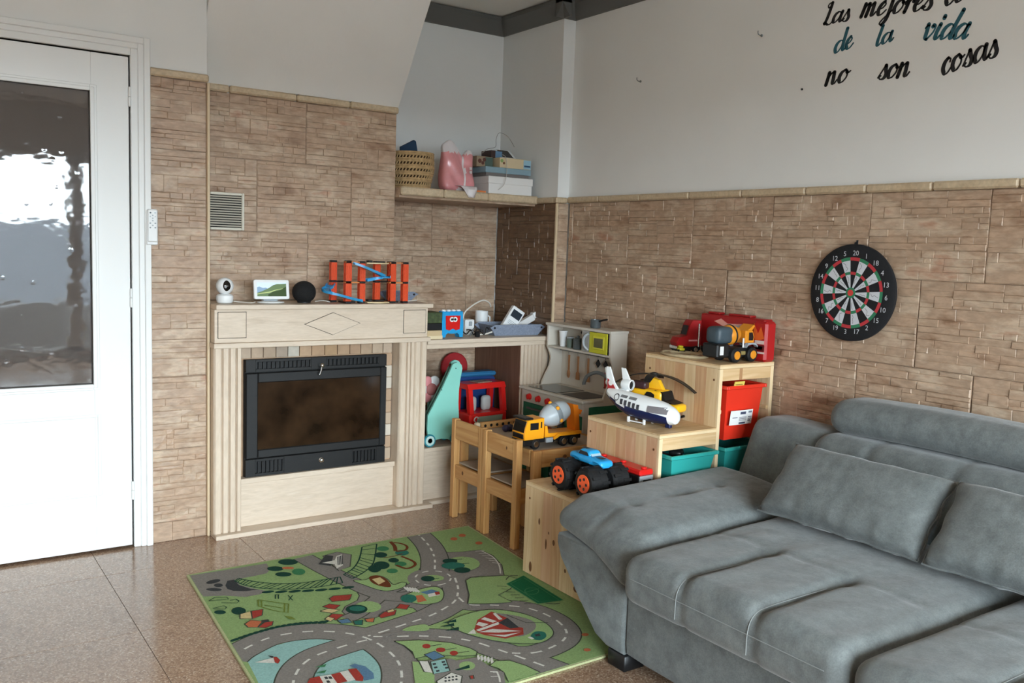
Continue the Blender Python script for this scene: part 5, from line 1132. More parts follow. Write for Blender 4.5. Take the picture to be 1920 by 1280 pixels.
def bodyfn(q):
    x = q.x/.125; z = q.z; y = q.y*.9
    z -= .012*max(0, x-.2); y *= 1-.10*abs(x)**3
    for wx in (.077, -.077):
        d = abs(q.x-wx)
        if d < .040 and abs(q.y) > .030: z = max(z, .094+math.sqrt(max(0, .040**2-d*d))*.55)
    return (q.x, y, z)
MB().soft(-.118, .118, -.048, .048, .094, .130, .016, (26, 10, 6), bodyfn).build('car_body', M['blue'], mo)
MB().soft(-.062, .035, -.040, .040, .124, .155, .016, (10, 8, 5), lambda q: (q.x*(1-.25*max(0, (q.z-.132)/.023)), q.y*(1-.22*max(0, (q.z-.132)/.023)), q.z)).build('cabin', M['blue'], mo)
for s in (-1, 1): MB().prism([(-.045, .132), (.028, .132), (.014, .148), (-.034, .149)], s*.0385-.0012, s*.0385+.0012, 'y').build('side_glass', M['blackp'], mo)
MB().add([(.040, -.030, .131), (.040, .030, .131), (.022, .025, .1515), (.022, -.025, .1515)], [(0, 1, 2, 3)]).build('windscreen', mat('pale_glass', '9fb9c4', .2), mo)
for (x0, x1, y0, y1) in ((.05, .095, -.012, .012), (-.06, -.02, -.012, .012)): MB().box(x0, x1, y0, y1, .1285 if x0 > 0 else .1552, .1298 if x0 > 0 else .1560, .0004).build('decal', mat('decal_dark', '20303c', .4), mo)
for x in (.10, -.10): MB().tube([(x*.8, -.045, .06), (x, -.02, .075), (x, .02, .075), (x*.8, .045, .06)], .005, 8).build('bumper_bar', M['blackp'], mo)
for o_ in mo.children:
    if o_.name.split('.')[0] in ('car_body', 'cabin', 'side_glass', 'windscreen', 'decal'): o_.scale = (.84, .84, .84); o_.location = (.004, 0, .042)
ft = thing('red_ladder_trailer', (2.402, 2.67, ZL), 'long red and black toy trailer beside the monster truck', 'toy trailer')
boxp('bed', M['blackp'], ft, -.034, .034, -.150, .14, .014, .088, .004); boxp('top_beam', M['red'], ft, -.036, .036, -.160, .145, .0885, .112, .006); boxp('end_plate', M['greyp'], ft, -.035, .035, -.160, -.1505, .014, .088, .003)
boxp('end_red', M['red'], ft, -.028, .028, -.1625, -.1602, .018, .052, .002); boxp('end_slot', M['blackp'], ft, -.020, .020, -.1625, -.1602, .064, .074, .002)
for y in (-.14, -.02, .10): MB().cyl((-.0, y, .112), (-.0, y, .120), .012, 14, c=.002).build('peg', M['red'], ft)
for y in (-.11, .10):
    for s in (-1, 1): MB().cyl((s*.026-.007, y, .014), (s*.026+.007, y, .014), .014, 16, c=.002).build('wheel', M['rubber'], ft)
# ------------------------------------------------------------------ aeroplane and helicopter on the middle step
ZMI = .6452
ap = thing('toy_aeroplane', (2.555, 2.715, ZMI), 'white and navy toy aeroplane with a red tail', 'toy aeroplane', rz=math.radians(-78))
secs = [(-.185, .108, .010, .010), (-.178, .106, .020, .018), (-.15, .096, .032, .030), (-.11, .082, .043, .042), (-.06, .070, .050, .050), (0, .064, .053, .052), (.06, .060, .053, .050), (.11, .056, .050, .044), (.145, .050, .042, .036), (.165, .046, .030, .026), (.174, .044, .012, .010)]
N = 28
def ring(sx, cz, ry, rz): return [(sx, ry*math.cos(2*math.pi*i/N), cz+rz*math.sin(2*math.pi*i/N)) for i in range(N)]
b = MB(); vs = []; [vs.extend(ring(*s)) for s in secs]; fs = [(k*N+i, k*N+(i+1) % N, (k+1)*N+(i+1) % N, (k+1)*N+i) for k in range(len(secs)-1) for i in range(N)]; fs += [tuple(range(N))[::-1], tuple((len(secs)-1)*N+i for i in range(N))]
b.add(vs, fs); fz = b.build('fuselage', M['white'], ap); fz.data.materials.append(M['navy']); fz.data.materials.append(mat('plum_stripe', '7a3a6a', .3))
for p in fz.data.polygons:
    c = p.center; line = (.073 if c.x > -.095 else .090+max(0, -c.x-.12)*.3)-.14*max(0, c.x-.0)
    if c.z < line-.006 and c.x < .15: p.material_index = 1
    elif c.z < line-.002 and .08 < c.x < .15: p.material_index = 2
MB().prism([(-.183, .100), (-.11, .102), (-.150, .150), (-.178, .215), (-.196, .215), (-.190, .15)], -.004, .004, 'y', .001).build('tail_fin', M['white'], ap)
for s in (-1, 1): MB().prism([(-.184, .112), (-.135, .114), (-.160, .150), (-.186, .165)], s*.0048-.0006, s*.0048+.0006, 'y').build('tail_red', M['dred'], ap); MB().cyl((-.168, s*.0052, .148), (-.168, s*.0062, .148), .012, 16).build('tail_emblem', M['whitep'], ap)
en = MB().lathe([(.012, -.02), (.021, -.018), (.025, 0), (.023, .026), (.019, .028), (.0175, .010)], 24, Matrix.Translation((-.120, .045, .142)) @ Matrix.Rotation(math.pi/2, 4, 'Y')).build('engine', M['white'], ap)
MB().cyl((-.112, .045, .142), (-.1, .045, .142), .0176, 20).build('intake', M['dark'], en); MB().prism([(-.14, .160), (-.10, .160), (-.13, .21), (-.150, .212)], .041, .049, 'y', .001).build('stabiliser', M['white'], ap); MB().box(-.145, -.10, .02, .045, .115, .124, .003).build('pylon', M['white'], ap)
def onside(x, z, s=-1):
    for k in range(len(secs)-1):
        if secs[k][0] <= x <= secs[k+1][0]:
            t = (x-secs[k][0])/(secs[k+1][0]-secs[k][0]); cz, ry, rz = [secs[k][j]*(1-t)+secs[k+1][j]*t for j in (1, 2, 3)]; q = max(-1, min(1, (z-cz)/rz)); return s*(ry*math.sqrt(1-q*q)+.0012)
    return 0
def patch(x0, x1, z0, z1, s, nx=4): 
    b = MB(); vs = []
    for i in range(nx+1):
        x = x0+(x1-x0)*i/nx
        for j in range(4): z = z0+(z1-z0)*j/3; vs.append((x, onside(x, z, s), z))
    return b.add(vs, [(i*4+j, (i+1)*4+j, (i+1)*4+j+1, i*4+j+1) for i in range(nx) for j in range(3)])
for s in (-1, 1):
    for k in range(5): x = -.085+k*.022-.0; z = .073-.003*k; patch(x, x+.014, z, z+.022, s).build('cabin_window', mat('pane_dark', '3b3a40', .2) if k == 0 and s == -1 else bpy.data.materials['pane_dark'], ap, recalc=False)
    patch(.055, .145, .060, .086, s, 8).build('cockpit_window', M['screen_glass'], ap, recalc=False)
b = MB()
for k in range(17):      # a line of small dark marks, too blurred in the photo to read
    if k in (7, 8): continue
    x = -.088+k*.0048; z = .099-.10*(x+.05)*.6
    b.add([(x+dx, onside(x+dx, z+dz, -1), z+dz) for (dx, dz) in ((0, 0), (.0034, 0), (.0042, .010), (.0008, .010))], [(0, 1, 2, 3)])
b.build('lettering', bpy.data.materials['pane_dark'], ap, recalc=False, smooth=False)
b = MB(); cx, cz = -.108, .098; ringv = []
for i in range(20):
    a = 2*math.pi*i/20
    for rr in (.011, .0145): x, z = cx+rr*math.cos(a), cz+rr*math.sin(a); ringv.append((x, onside(x, z, -1), z))
b.add(ringv, [(2*i, 2*i+1, (2*i+3) % 40, (2*i+2) % 40) for i in range(20)]).build('emblem', bpy.data.materials['pane_dark'], ap, recalc=False, smooth=False)
for (x, y) in ((-.05, -.028), (.03, -.030), (-.05, .028), (.03, .030)): MB().box(x-.006, x+.006, y-.004, y+.004, 0, .024, .002).build('wheel_leg', M['white'], ap)
MB().box(.118, .142, -.010, .010, 0, .018, .003).build('nose_leg', M['navy'], ap); MB().box(-.05, .03, -.032, -.026, .004, .009, .001).build('skid', M['white'], ap)
hc = thing('toy_helicopter', (2.672, 2.785, ZMI), 'yellow toy helicopter with drooping black rotor blades', 'toy helicopter', rz=math.radians(-76)); hc.scale = (1.12, 1.12, 1.12)
MB().soft(-.075, .065, -.042, .042, .045, .115, .016, (14, 8, 8)).build('body', M['cyellow'], hc)
MB().soft(.05, .135, -.036, .036, .038, .070, .012, (8, 6, 5)).build('nose', M['cyellow'], hc)
MB().prism([(.03, .1145), (.066, .110), (.078, .080), (.120, .071), (.060, .0712)], -.034, .034, 'y').build('windscreen', M['blackp'], hc)
MB().prism([(-.03, .115), (.052, .115), (.030, .150), (-.015, .162), (-.03, .15)], -.010, .010, 'y', .002).build('rotor_mast', M['cyellow'], hc)
for s in (-1, 1):
    MB().prism([(-.01, .062), (.035, .062), (.035, .098), (.020, .106), (.002, .106), (-.01, .09)], s*.0425-.0012, s*.0425+.0012, 'y').build('doorway', M['blackp'], hc)
    MB().tube([(-.06, s*.045, .045), (-.05, s*.05, .008), (.09, s*.05, .008), (.115, s*.05, .018)], .005, 8).build('skid', M['blackp'], hc)
    MB().soft(-.072, -.005, s*.028-.018, s*.028+.018, .112, .142, .010, (8, 5, 4)).build('engine_pod', mat('engine_maroon', '3a2226', .4), hc)
b = MB(); Tt = [(-.07, .085, .026, .028), (-.12, .095, .020, .020), (-.19, .108, .013, .012), (-.215, .112, .010, .010)]; vs = []
for (x, z, ry, rz) in Tt: vs += [(x, ry*math.cos(2*math.pi*i/16), z+rz*math.sin(2*math.pi*i/16)) for i in range(16)]
b.add(vs, [(k*16+i, k*16+(i+1) % 16, (k+1)*16+(i+1) % 16, (k+1)*16+i) for k in range(3) for i in range(16)]+[tuple(48+i for i in range(16))]).build('tail_boom', mat('boom_grey', 'c4c5be', .4), hc)
MB().prism([(-.21, .105), (-.18, .11), (-.195, .165), (-.225, .17)], -.004, .004, 'y', .001).build('tail_fin', bpy.data.materials['boom_grey'], hc)
MB().lathe([(.016, 0), (.018, .004), (.016, .012), (.006, .016)], 20, Matrix.Translation((.004, 0, .162))).build('rotor_hub', M['blackp'], hc)
for k, a in enumerate((.20, .20+math.pi/2, .20+math.pi, .20+3*math.pi/2)):
    L = .155 if k in (0, 2) else .062
    b = MB(); vs = []
    for i in range(7):
        t = i/6; rr = .012+L*t; dz = .170-.055*t**2.2*(L/.155); w = .012+.004*math.sin(t*3)
        for sgn in (-1, 1): 
            for h in (-.0016, .0016): vs.append((.004+rr*math.cos(a)-sgn*w*math.sin(a), rr*math.sin(a)+sgn*w*math.cos(a), dz+h))
    b.add(vs, [q for i in range(6) for q in ((4*i, 4*i+1, 4*i+5, 4*i+4), (4*i+2, 4*i+3, 4*i+7, 4*i+6), (4*i, 4*i+2, 4*i+6, 4*i+4), (4*i+1, 4*i+3, 4*i+7, 4*i+5))]+[(0, 1, 3, 2), (24, 25, 27, 26)]).build('rotor_blade', M['blackp'], hc)
# ------------------------------------------------------------------ toys on the top step
ZU = .9052
tr = thing('toy_track_loop', (2.868, 2.80, ZU), 'beige plastic toy track loop on the top step', 'toy track')
trm = mat('track_beige', 'b5a383', .4)
for (ra, rb_) in ((.085, .115), (.055, .075)):
    MB().tube([(ra*math.cos(2*math.pi*i/36), rb_*math.sin(2*math.pi*i/36), .006) for i in range(36)], .006, 6, closed=True).build('track_rail', trm, tr)
MB().add([(rr*f*math.cos(2*math.pi*i/36), rr*1.35*f*math.sin(2*math.pi*i/36), .004) for i in range(36) for (rr, f) in ((.055, 1), (.085, 1))], [(2*i, 2*i+1, (2*i+3) % 72, (2*i+2) % 72) for i in range(36)]).build('track_bed', trm, tr, recalc=False)
yc = thing('yellow_mini_car', (2.905, 2.865, ZU+.0115), 'tiny lime yellow toy car on the track loop', 'toy car', rz=1.2); MB().soft(-.026, .026, -.013, .013, .004, .016, .005, (8, 5, 4)).build('body', M['lemon'], yc); MB().soft(-.014, .014, -.011, .011, .0155, .026, .005, (6, 5, 4)).build('cabin', M['lemon'], yc)
for x in (-.016, .016):
    for s in (-1, 1): MB().cyl((x, s*.013-.002, .005), (x, s*.013+.002, .005), .005, 12).build('wheel', M['rubber'], yc)
rd = thing('red_semi_trailer', (3.075, 2.70, ZU), 'long red toy trailer with flame print against the tiled wall', 'toy trailer')
redp = mat('trailer_red', '9a1619', .35)
boxp('trailer_box', redp, rd, -.030, .026, -.185, .185, .030, .180, .006); boxp('front_bulge', mat('trailer_red2', 'a8191b', .35), rd, -.040, .026, -.205, -.130, .0, .172, .010); boxp('underbody', M['blackp'], rd, -.026, .022, -.12, .18, .012, .030, .002)
for (y0, y1) in ((-.10, .03), (.08, .15)): boxp('roof_box', redp, rd, -.022, .018, y0, y1, .1802, .190, .004)
for y in (.02, .10, .16): MB().cyl((-.028, y, .014), (-.014, y, .014), .014, 16, c=.002).build('wheel', M['rubber'], rd)
fl1 = mat('flame_orange', 'd9622a', .4)
b = MB(); b.add([(-.0303, .10, .150), (-.0303, .06, .165), (-.0303, .02, .145), (-.0303, -.06, .150), (-.0303, -.10, .120), (-.0303, -.02, .125), (-.0303, .04, .130)], [(0, 1, 2, 6), (2, 3, 4, 5), (2, 5, 6)]); b.build('flame_print', mat('flame_pink', 'd99a8c', .4), rd, recalc=False, smooth=False)
b = MB(); b.add([(-.0404, -.135, .165), (-.0404, -.16, .12), (-.0404, -.175, .15), (-.0404, -.195, .10), (-.0404, -.15, .085), (-.0404, -.135, .11)], [(0, 1, 5), (1, 2, 3, 4), (1, 4, 5)]); b.build('flame_print', fl1, rd, recalc=False, smooth=False)
for (y0, y1, z0, z1, c) in ((-.195, -.145, .075, .090, 'd8c8c4'), (-.198, -.142, .045, .072, '5c1216'), (-.188, -.150, .052, .066, 'b04a40'), (-.200, -.140, .034, .042, 'd9c9c6')): MB().box(-.0406, -.0400, y0, y1, z0, z1).build('print_block', mat('print_'+c, c, .5), rd)
for (y0, y1, z0, z1) in ((-.06, .0, .128, .142), (-.085, -.015, .106, .121)): MB().box(-.0308, -.0301, y0, y1, z0, z1).build('print_block', mat('print_silver', 'c9ccd4', .4), rd)
rcab = thing('red_truck_cab', (2.965, 2.885, ZU), 'red toy truck cab at the end of the long red trailer', 'toy truck', rz=math.pi*.93)
MB().prism([(-.055, .030), (.065, .030), (.072, .050), (.060, .072), (.018, .080), (.005, .130), (-.008, .150), (-.055, .150)], -.030, .030, 'y', .004).build('cab_body', redp, rcab, ang=25)
MB().add([(.0205, -.024, .084), (.0205, .024, .084), (.0085, .022, .126), (.0085, -.022, .126)], [(0, 1, 2, 3)]).build('windscreen', M['blackp'], rcab)
for s in (-1, 1):
    MB().cyl((-.040, s*.034, .03), (-.040, s*.034, .135), .0045, 12).build('exhaust_pipe', M['chrome'], rcab)
    for x in (.042, -.028): wheel(rcab, x, s*.028, .017, .017, .012, M['chrome'], 20)
    MB().box(-.035, .01, s*.0305-.0006, s*.0305+.0006, .055, .062).build('side_stripe', mat('stripe_pink', 'd99a9c', .4), rcab)
boxp('chassis', M['blackp'], rcab, -.058, .068, -.026, .026, .014, .030, .002); boxp('front_bumper', M['chrome'], rcab, .066, .073, -.030, .030, .020, .034, .002)
ym = thing('black_mixer_truck', (2.925, 2.585, ZU), 'black and amber toy mixer truck with chunky wheels on the top step', 'toy truck')
amb = mat('amber_plastic', 'd98b24', .4); slate = mat('slate_plastic', '3d4a52', .45, var=.2, scale=20)
boxp('chassis', M['blackp'], ym, -.122, .105, -.036, .036, .020, .062, .006); boxp('rear_box', M['blackp'], ym, -.132, -.06, -.044, .044, .022, .080, .006); boxp('rear_sticker', M['whitep'], ym, -.118, -.096, -.0448, -.0441, .034, .070, .0002)
for s in (-1, 1):
    for x in (-.025, .075): wheel(ym, x, s*.042, .031, .031, .028, amb, 28)
    MB().prism([(.040, .060), (.050, .070), (.075, .074), (.100, .070), (.112, .058), (.112, .066), (.095, .080), (.05, .080)], s*.040-.008, s*.040+.008, 'y').build('mudguard', M['greyp'], ym)
    MB().box(-.0, .045, s*.037-.004, s*.037+.004, .030, .046, .002).build('side_step', mat('step_khaki', '8a7a4a', .5), ym)
MB().soft(-.125, -.03, -.040, .040, .078, .150, .02, (8, 8, 7)).build('hopper', slate, ym)
Td = Matrix.Translation((-.055, 0, .108)) @ Vector((.09, 0, .012)).to_track_quat('Z', 'Y').to_matrix().to_4x4()
MB().lathe([(.030, 0), (.040, .012), (.043, .035)], 28, Td).build('drum', amb, ym); MB().lathe([(.043, .0352), (.044, .037), (.044, .044), (.042, .046)], 28, Td).build('drum_band', M['blackp'], ym); MB().lathe([(.042, .0462), (.038, .060), (.028, .080)], 28, Td).build('drum_front', amb, ym)
MB().prism([(.045, .078), (.098, .078), (.100, .105), (.088, .132), (.045, .132)], -.036, .036, 'y', .004).build('cab', amb, ym, ang=25)
for s in (-1, 1): MB().prism([(.064, .090), (.090, .090), (.092, .105), (.084, .124), (.064, .124)], s*.0368-.001, s*.0368+.001, 'y').build('side_window', M['blackp'], ym)
MB().prism([(.06, .132), (.09, .132), (.105, .150), (.100, .156), (.085, .146)], -.03, .03, 'y').build('roof_scoop', amb, ym); MB().cyl((.038, -.03, .06), (.038, -.03, .10), .004, 10).build('exhaust_pipe', M['whitep'], ym)
# ------------------------------------------------------------------ sofa
def fabric(name, c1, c2, st=(1, 1, 1)):
    m, nt, p = newmat(name); L = nt.links.new
    tc = nt.nodes.new('ShaderNodeTexCoord')
    n1 = nt.nodes.new('ShaderNodeTexNoise'); n1.inputs['Scale'].default_value = 16; n1.inputs['Detail'].default_value = 8; n1.inputs['Roughness'].default_value = .75; L(tc.outputs['Object'], n1.inputs['Vector'])
    r = ramp(nt, [(.35, c1), (.65, c2)]); L(n1.outputs[0], r.inputs[0])
    n2 = nt.nodes.new('ShaderNodeTexNoise'); n2.inputs['Scale'].default_value = 260; n2.inputs['Detail'].default_value = 3; L(tc.outputs['Object'], n2.inputs['Vector'])
    mr = nt.nodes.new('ShaderNodeMapRange'); mr.inputs[1].default_value = .3; mr.inputs[2].default_value = .7; mr.inputs[3].default_value = .88; mr.inputs[4].default_value = 1.1; L(n2.outputs[0], mr.inputs[0])
    mx_ = nt.nodes.new('ShaderNodeMix'); mx_.data_type = 'RGBA'; mx_.blend_type = 'MULTIPLY'; mx_.inputs['Factor'].default_value = 1; L(r.outputs[0], mx_.inputs['A']); L(mr.outputs[0], mx_.inputs['B']); L(mx_.outputs['Result'], p.inputs['Base Color'])
    p.inputs['Roughness'].default_value = .9; p.inputs['Sheen Weight'].default_value = .25; p.inputs['Sheen Roughness'].default_value = .4; p.inputs['Specular IOR Level'].default_value = .2
    b = nt.nodes.new('ShaderNodeBump'); b.inputs['Strength'].default_value = .25; b.inputs['Distance'].default_value = .002; L(n2.outputs[0], b.inputs['Height'])
    n3 = nt.nodes.new('ShaderNodeTexNoise'); n3.inputs['Scale'].default_value = 14; n3.inputs['Detail'].default_value = 4; L(tc.outputs['Object'], n3.inputs['Vector'])
    b2 = nt.nodes.new('ShaderNodeBump'); b2.inputs['Strength'].default_value = .22; b2.inputs['Distance'].default_value = .02; L(n3.outputs[0], b2.inputs['Height']); L(b.outputs[0], b2.inputs['Normal']); L(b2.outputs[0], p.inputs['Normal'])
    return m
M['sofa'] = fabric('grey_velour', '5c6060', '737877'); M['pillow'] = fabric('grey_velour_pillow', '5b5f5e', '707473'); M['stitch'] = mat('stitching', '868a89', .9)
SX, SY = 2.45, 1.25
so = thing('sofa', (SX, SY, 0), 'grey velour sofa with tufted seat cushions and raised headrest', 'sofa')
def gau(d, w): return math.exp(-(d/w)**2)
def SO(name, fn, mat_=None, parent=None): 
    b = MB(); b.T = Matrix.Translation((-SX, -SY, 0)); fn(b); return b.build(name, mat_ or M['sofa'], parent or so, ang=60)
SO('base_frame', lambda b: b.soft(1.905, 3.06, -.05, 2.058, .055, .30, .02, (10, 20, 6)))
def armbase(b):
    pr = [(2.062, .055), (2.13, .055), (2.19, .075), (2.29, .17), (2.40, .285), (2.425, .335), (2.425, .36), (2.062, .36)]
    b.prism(pr, 1.900, 3.06, 'x', .012)
SO('arm_base', armbase)
def stitch(pts, parent):
    b = MB(); b.T = Matrix.Translation((-SX, -SY, 0)); b.tube(smoothpath(pts, 5), .0013, 5); b.build('stitch', M['stitch'], parent)
def armfn(q):
    x, y, z = q; u = (x-1.84)/(2.80-1.84); v = (y-1.990)/(2.49-1.990); t = (z-.335)/(.47-.335)
    z += .012*math.sin(math.pi*min(1, max(0, v)))*t+.030*u*v*t
    z -= (.075*max(0, .16-u)/.16*(1-v*.35))*t                         # front end rolls down
    z -= .011*gau(v-.50, .04)*t*(gau(u-.10, .10)+gau(u-.55, .14)); z -= .012*(gau(u-.26, .03)+gau(u-.74, .03))*gau(v-.5, .06)*t
    x += .10*v*max(0, .35-u)/.35                                      # front edge swept back to the outside
    z -= .03*max(0, .25-v)/.25*t*.6
    z += .028*(1-t)*v
    z -= .055*(1-t)*max(0, .45-v)/.45*max(0, .5-u)/.5
    y += .075*u*(1-v)-.0
    return (x, y, z)
am = SO('arm_pad', lambda b: b.soft(1.84, 2.80, 1.990, 2.49, .335, .470, .058, (44, 34, 10), armfn))
def seatfn(y0, y1, lines):
    def f(q):
        x, y, z = q; t = max(0, (z-.29)/.15); v = (y-y0)/(y1-y0); u = (x-1.80)/.95
        puff = .020*math.sin(math.pi*min(1, max(0, v)))**.5 if t > .5 else 0
        z += puff*t
        for (lv, ext) in lines:
            z -= .020*gau(v-lv, .020)*t*(1 if u < ext else gau(u-ext, .05))
            z += .006*gau(v-lv, .09)*t*-.6
            if u < .10: x += .010*gau(v-lv, .020)*(1-t*.5)
            z -= .016*gau(v-lv, .035)*gau(u-ext, .035)*t               # buttoned dent at the end of each seam
        z -= .006*gau(u-.46, .012)*t
        z -= .010*gau(u-.03, .02)*t*0
        z += .003*math.sin(31*v+9*u)*t*math.sin(7*u+2*v)
        if y1 > 1.5: y += .075*u*max(0, v)
        return (x, y, z)
    return f
for (y0, y1) in ((1.195, 1.980), (.345, 1.185)):
    sc_ = SO('seat_cushion', lambda b: b.soft(1.800, 2.76, y0, y1, .285, .432, .050, (60, 66, 12), seatfn(y0, y1, ((.675, .42), (.345, .42)))))
    for lv in (.675, .345):
        y = y0+lv*(y1-y0)+.012
        stitch([(1.797, y, .32), (1.800, y, .39), (1.825, y, .425), (1.88, y, .4345), (2.0, y, .436), (2.12, y, .435)], sc_)
    stitch([(1.798, y0+.05, .375), (1.798, (y0+y1)/2, .375), (1.798, y1-.05, .375)], sc_)
SO('far_arm', lambda b: b.soft(1.84, 3.02, -.06, .33, .30, .50, .06, (12, 8, 6)))
def lean(k, z0=.42): return lambda q: (q.x+(q.z-z0)*k, q.y, q.z)
SO('back_end', lambda b: b.soft(2.80, 3.00, 2.03, 2.455, .36, .700, .045, (8, 14, 12), lambda q: (q.x+(q.z-.36)*.18, q.y+(.06*(q.z-.36)/.34*-1 if q.y > 2.3 else 0), q.z+.01*math.sin(6*q.y))))
SO('back_frame', lambda b: b.soft(2.93, 3.075, -.05, 2.06, .30, .735, .03, (5, 16, 8)))
def backfn(y0, y1, lines):
    def f(q):
        x, y, z = q; v = (y-y0)/(y1-y0); fr = max(0, (2.93-x)/.2); x += (z-.44)*.42
        x -= .02*math.sin(math.pi*min(1, max(0, v)))*min(1, fr)
        for lv in lines: x += .012*gau(v-lv, .020)*min(1, fr*1.5); z -= .006*gau(v-lv, .022)*max(0, (z-.66)/.06)
        return (x, y, z)
    return f
for (y0, y1) in ((1.20, 2.075), (.345, 1.19)):
    bc_ = SO('back_cushion', lambda b: b.soft(2.715, 2.93, y0, y1, .435, .705, .055, (12, 50, 20), backfn(y0, y1, (.72, .36))))
    hr = SO('headrest', lambda b: b.soft(2.865, 3.075, y0+.004, y1-.008, .700, .832, .064, (14, 30, 12), lambda q: (q.x+(q.z-.72)*.12, q.y, q.z+.012*math.sin(math.pi*min(1, max(0, (q.y-y0)/(y1-y0)))))))
for (x, y) in ((1.95, 2.095), (2.95, 2.095), (1.95, .06), (2.95, .06)): SO('foot', lambda b: b.box(x-.045, x+.045, y-.045, y+.04, .0, .0548, .004), M['blackp'])
# scatter pillows
def pillow(loc, w, h, t, rot, label):
    o = thing('scatter_pillow', loc, label, 'pillow'); o.rotation_euler = rot
    n, m_ = 40, 26; b = MB(); vs = []; rp = random.Random(int(w*1000)+len(label))
    ph = [rp.uniform(0, 6) for _ in range(6)]
    for side in (1, -1):
        for i in range(n+1):
            for j in range(m_+1):
                u, v = -1+2*i/n, -1+2*j/m_
                e = (max(0, 1-u**4)*max(0, 1-v**4))**.42
                pin = 1-.055*(1-v*v)*abs(u)**6; pin2 = 1-.05*(1-u*u)*abs(v)**6
                wr = .011*math.sin(21*u+ph[0])*max(0, -v)**2*e+.007*math.sin(34*u+ph[1])*abs(v)**3*e+.005*math.sin(6*u+5*v+ph[2])*e+.006*math.sin(27*v+ph[5])*abs(u)**5*e
                vs.append((u*w/2*pin+.004*math.sin(9*v+ph[3])*abs(u)**4, side*(t/2*e)+wr*(.8 if side > 0 else .3), v*h/2*pin2+.002*math.sin(13*u+ph[4])*abs(v)**5))
    K = (n+1)*(m_+1); fs = []
    for s in (0, 1):
        for i in range(n):
            for j in range(m_): a = s*K+i*(m_+1)+j; q = (a, a+m_+1, a+m_+2, a+1); fs.append(q if s else q[::-1])
    b.add(vs, fs); body = b.build('cover', M['pillow'], o, ang=180)
    bm = bmesh.new(); bm.from_mesh(body.data); bmesh.ops.remove_doubles(bm, verts=bm.verts, dist=.0004); bm.to_mesh(body.data); bm.free()
    loop = []
    for i in range(n+1): loop.append(vs[i*(m_+1)])
    for j in range(1, m_+1): loop.append(vs[n*(m_+1)+j])
    for i in range(n-1, -1, -1): loop.append(vs[i*(m_+1)+m_])
    for j in range(m_-1, 0, -1): loop.append(vs[j])
    MB().tube(loop, .0035, 6, closed=True).build('piping', M['pillow'], o)
    return o
# local x along the sofa, local z up the pillow, front to -x
def prot(tilt, yawp=0.0, roll=0.0): return (Matrix.Rotation(yawp, 3, 'Z') @ Matrix.Rotation(-math.pi/2, 3, 'Z') @ Matrix.Rotation(-tilt, 3, 'X') @ Matrix.Rotation(roll, 3, 'Y')).to_euler()
pillow((2.560, 1.715, .580), .60, .285, .125, prot(math.radians(40)), 'grey scatter pillow leaning at the raised arm end of the sofa')
pillow((2.555, 1.115, .585), .58, .29, .13, prot(math.radians(40), .03), 'grey scatter pillow overlapped by the one at the arm end')
# ------------------------------------------------------------------ printed play rug
ZR = .0085
rg = thing('play_rug', (1.55, 2.86, 0), 'green children\'s play rug printed with roads and houses', 'rug')
OFF = Vector((1.55, 2.86, 0))
TL, TR = onz(350, 1081), onz(878, 988); BL, BR = Vector((.837, 2.16, 0)), Vector((2.148, 2.166, 0))
def rmat(name, c): return mat('rug_'+name, c, 1.0, spec=.1, var=.13, scale=170, bump=.5, bscale=420)
RC = {k: rmat(k, v) for k, v in dict(green='8aa36c', edge='b0b488', grey='827d77', line='474a40', white='cfcdc4', water='8fb6b0', dg='1f4136', mg='3f7a52', tg='2f6b5c', red='9c3d33', orange='b86a48', cream='c9b583', brown='6b3a22', olive='6f7f3a', blue='5a7a94', field='1f6340', pale='93b06c', dark='3d3f40', lgreen='90ab72').items()}
b = MB(); P4 = [(p.x-OFF.x, p.y-OFF.y) for p in (BL, BR, TR, TL)]; b.prism(P4, 0.0005, ZR-.0006, 'z'); b.build('backing', RC['edge'], rg)
def shrink(k): 
    cx = sum(p[0] for p in P4)/4; cy = sum(p[1] for p in P4)/4; return [(cx+(p[0]-cx)*k, cy+(p[1]-cy)*k) for p in P4]
MB().prism(shrink(.988), ZR-.0006, ZR, 'z').build('pile', RC['green'], rg)
b = MB(); lay = [0]
def inside(p):
    s = shrink(.986); return all((s[(i+1) % 4][0]-s[i][0])*(p[1]-s[i][1])-(s[(i+1) % 4][1]-s[i][1])*(p[0]-s[i][0]) >= -1e-9 for i in range(4))
def clip(poly):
    s = shrink(.986)
    for i in range(4):
        a, c = s[i], s[(i+1) % 4]; out = []
        f = lambda p: (c[0]-a[0])*(p[1]-a[1])-(c[1]-a[1])*(p[0]-a[0])
        for k in range(len(poly)):
            p, q = poly[k], poly[(k+1) % len(poly)]; fp, fq = f(p), f(q)
            if fp >= 0: out.append(p)
            if (fp >= 0) != (fq >= 0): t = fp/(fp-fq); out.append((p[0]+(q[0]-p[0])*t, p[1]+(q[1]-p[1])*t))
        poly = out
        if len(poly) < 3: return None
    return poly
def layer(): lay[0] += 1
def wl2(p): q = onz(p[0], p[1], ZR); return (q.x-OFF.x, q.y-OFF.y)
def A(p): return (340+p[0]*.25, 960+p[1]*.25)
def Bc(p): return (700+p[0]*.26042, 960+p[1]*.26042)
def flat(poly, col):
    """poly in rug metres; triangulated so that hollow outlines stay right"""
    from mathutils.geometry import tessellate_polygon
    lay[0] += 1; z = ZR+.000012*lay[0]; b.use(RC[col])
    tris = tessellate_polygon([[Vector((p[0], p[1], 0)) for p in poly]])
    for t in tris:
        c = clip(ccw([poly[i] for i in t]))
        if c: b.add([(p[0], p[1], z) for p in c], [tuple(range(len(c)))])
